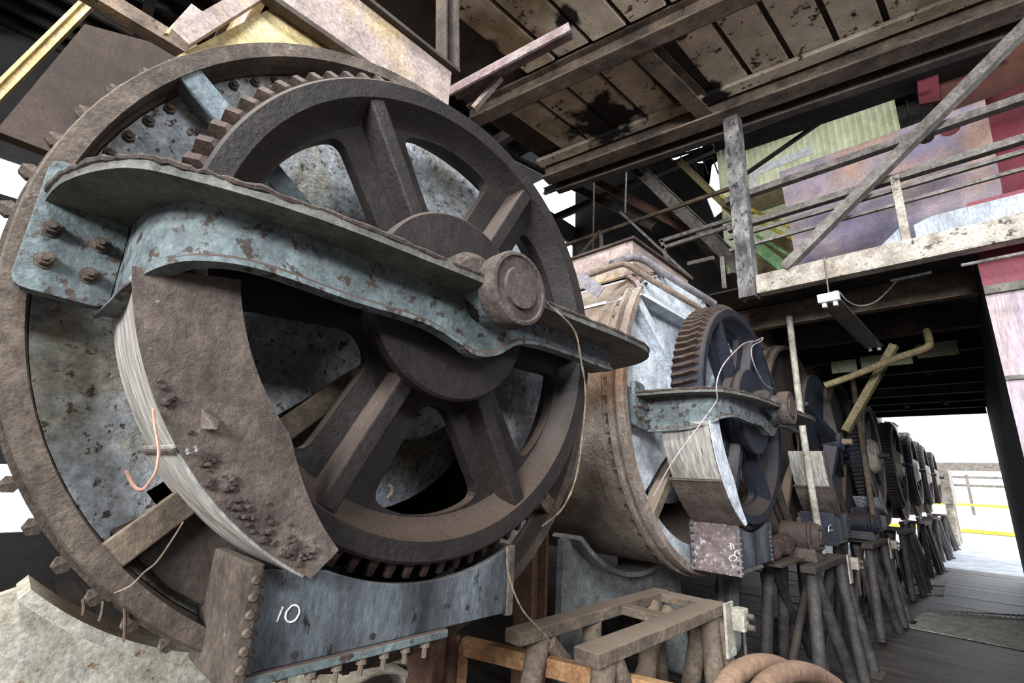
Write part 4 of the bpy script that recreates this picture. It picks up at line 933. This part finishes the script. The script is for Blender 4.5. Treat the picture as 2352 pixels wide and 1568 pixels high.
# ------------------------------------------------------------------ floor details
def flat(name, pix, h, m, label, cat, group=None):
    q = [onZ(a, b, 0) for a, b in pix]
    return single(name, MB().hexa([Vector((p.x, p.y, 0.001)) for p in q] + [Vector((p.x, p.y, h)) for p in q]), m, label, cat, group)
flat('floor_hatch', [(2080, 1440), (2120, 1408), (2380, 1425), (2380, 1500)], .012, BOARD, 'pale worn floor hatch at the right of the aisle', 'hatch')
flat('floor_board', [(2075, 1345), (2170, 1352), (2167, 1368), (2082, 1362)], .02, BOARD, 'nearer loose pale board beside the stand feet', 'board')
flat('floor_board', [(2082, 1330), (2172, 1336), (2170, 1347), (2080, 1341)], .02, BOARD, 'farther loose pale board beside the stand feet', 'board')
gr = thing('floor_grating', 'narrow strip of floor grating across the aisle', 'grating', onZ(2235, 1408, 0))
gm = MB(); A, B = onZ(2120, 1403, 0), onZ(2400, 1420, 0); C_, D_ = onZ(2120, 1411, 0), onZ(2400, 1430, 0)
for k in range(23): p = A.lerp(B, k/22); q_ = C_.lerp(D_, k/22); gm.bar(p+Vector((0,0,.02)), q_+Vector((0,0,.02)), .012, .02)
gm.bar(A+Vector((0,0,.02)), B+Vector((0,0,.02)), .015, .022); gm.bar(C_+Vector((0,0,.02)), D_+Vector((0,0,.02)), .015, .022)
part('bars', gm, RAILM, gr)
rg = MB(); bmesh.ops.create_icosphere(rg.bm, subdivisions=3, radius=1)
rnd = random.Random(9); c0 = onZ(2125, 1295, 0)
for v in rg.bm.verts:
    k = 1 + .25*sin(v.co.x*7) * cos(v.co.y*5); v.co = Vector((c0.x + v.co.x*.28*k, c0.y + v.co.y*.4, max(0.002, .06 + v.co.z*.09*k)))
single('rag_heap', rg, CLOTH, 'pale heap of rags on the floor behind a far stand', 'rags', smooth=True)

# ------------------------------------------------------------------ outside the far doorway
ob = thing('yard_railing', 'thin railing in the glare beyond the doorway', 'railing', (-1, 34, 0))
for z in (2.6, 3.1): part('rail', MB().bar((-6, 34, z*.8), (3, 34, z*.8), .1, .12), RAILM, ob)
for x in (-4, -2.4, -.8, .8): part('post', MB().bar((x, 34, 0), (x, 34, 2.6), .12, .12), RAILM, ob)
single('low_wall', MB().box(-6, 3, 31, 31.4, 0, .75), GROUND, 'pale low wall across the yard beyond the doorway', 'wall')
single('yellow_kerb', MB().box(-6, 3, 30.6, 30.95, 0, .14), YELP, 'lower yellow kerb in front of the yard wall', 'kerb')
single('yellow_pipe', MB().box(-6, 3, 33, 33.2, 1.1, 1.22), YELP, 'yellow pipe line above the yard wall', 'pipe')
single('dark_gantry', MB().box(-6, 3, 36, 37, 2.9, 3.3), RAILM, 'grey gantry line in the glare behind the yard railing', 'gantry')
# end cabinet beside the last tank
cbx = MB().box(-1.25, -.95, 22.2, 24.2, 1.3, 2.4).box(-1.2, -1.0, 22.4, 22.6, 0, 1.3).box(-1.2, -1.0, 23.8, 24.0, 0, 1.3); single('grey_cabinet', cbx, BALC, 'blurred pale cabinet hanging past the last gear', 'cabinet', bevel=.01)

# ------------------------------------------------------------------ wires and twine
def wire(label, pts, r, m, n=6, sm=5, grp=None):
    return single('hanging_wire', MB().tube(pts, r, n, sm), m, label, 'wire', grp, smooth=True)
wire('bent copper-pink wire hooked over the guard seam', [onX(352, 938, -1.12), onX(355, 975, -1.10), onX(364, 1030, -1.08), (onX(360, 1075, -1.07)), onX(345, 1105, -1.06), onX(325, 1125, -1.05), onX(305, 1112, -1.05), onX(290, 1080, -1.05)], .003, COPPER)
wire('brown twine hanging from the shaft end down past the gear', [onX(1248, 690, -.93), onX(1290, 725, -.90), onX(1322, 765, -.89), onX(1335, 830, -.89), onX(1345, 900, -.90), onX(1338, 1000, -.92), onX(1322, 1100, -.95), onX(1290, 1170, -1.0), onX(1245, 1208, -1.1)], lambda u: .0032 + .001*sin(u*80), WIREM)
wire('brown twine dropping from the worm case to the empty stand', [onX(1165, 1255, -1.17), onX(1168, 1320, -1.14), onX(1200, 1400, -1.12), onX(1250, 1455, -1.12), onX(1292, 1515, -1.12)], .003, WIREM)
tw = [onX(421, 1198, -1.30), onX(395, 1240, -1.29), onX(360, 1290, -1.28), onX(330, 1315, -1.28), onX(300, 1345, -1.27), onX(262, 1362, -1.27)]
wire('twisted thin wire tied between the tank rim and the guard', tw, .002, WIREM)
for k, (a, b) in enumerate((((190, 1375), (190, 1412)), ((237, 1380), (228, 1425)), ((286, 1395), (284, 1472)))):
    wire(['leftmost short wire stub under the nearest rim', 'middle short wire stub under the nearest rim', 'rightmost and longest wire stub under the nearest rim'][k], [onX(*a, -1.45), onX((a[0]+b[0])/2+2, (a[1]+b[1])/2, -1.45), onX(*b, -1.45)], .003, WIREM)
wire('pale looped wire rising over the second yoke', [onX(1648, 915, -.93), onX(1646, 880, -.92), onX(1660, 840, -.92), onX(1690, 805, -.93), onX(1712, 787, -.94), onX(1735, 783, -.95), onX(1752, 775, -.95), onX(1748, 783, -.95), onX(1728, 795, -.95), onX(1727, 820, -.95), onX(1740, 855, -.95), onX(1757, 882, -.96), onX(1775, 893, -.98)], .0035, WIREP)
wire('pale wire slanting down across the second guard', [onX(1648, 915, -.93), onX(1640, 930, -.95), onX(1600, 985, -1.0), onX(1545, 1060, -1.05), onX(1500, 1140, -1.1)], .0032, WIREP)
wire('bent grey hook wire inside the lowest gap of the nearest gear', [onX(892, 1114, -1.25), onX(900, 1120, -1.25), onX(898, 1133, -1.25), onX(888, 1143, -1.25)], .006, WIREM)
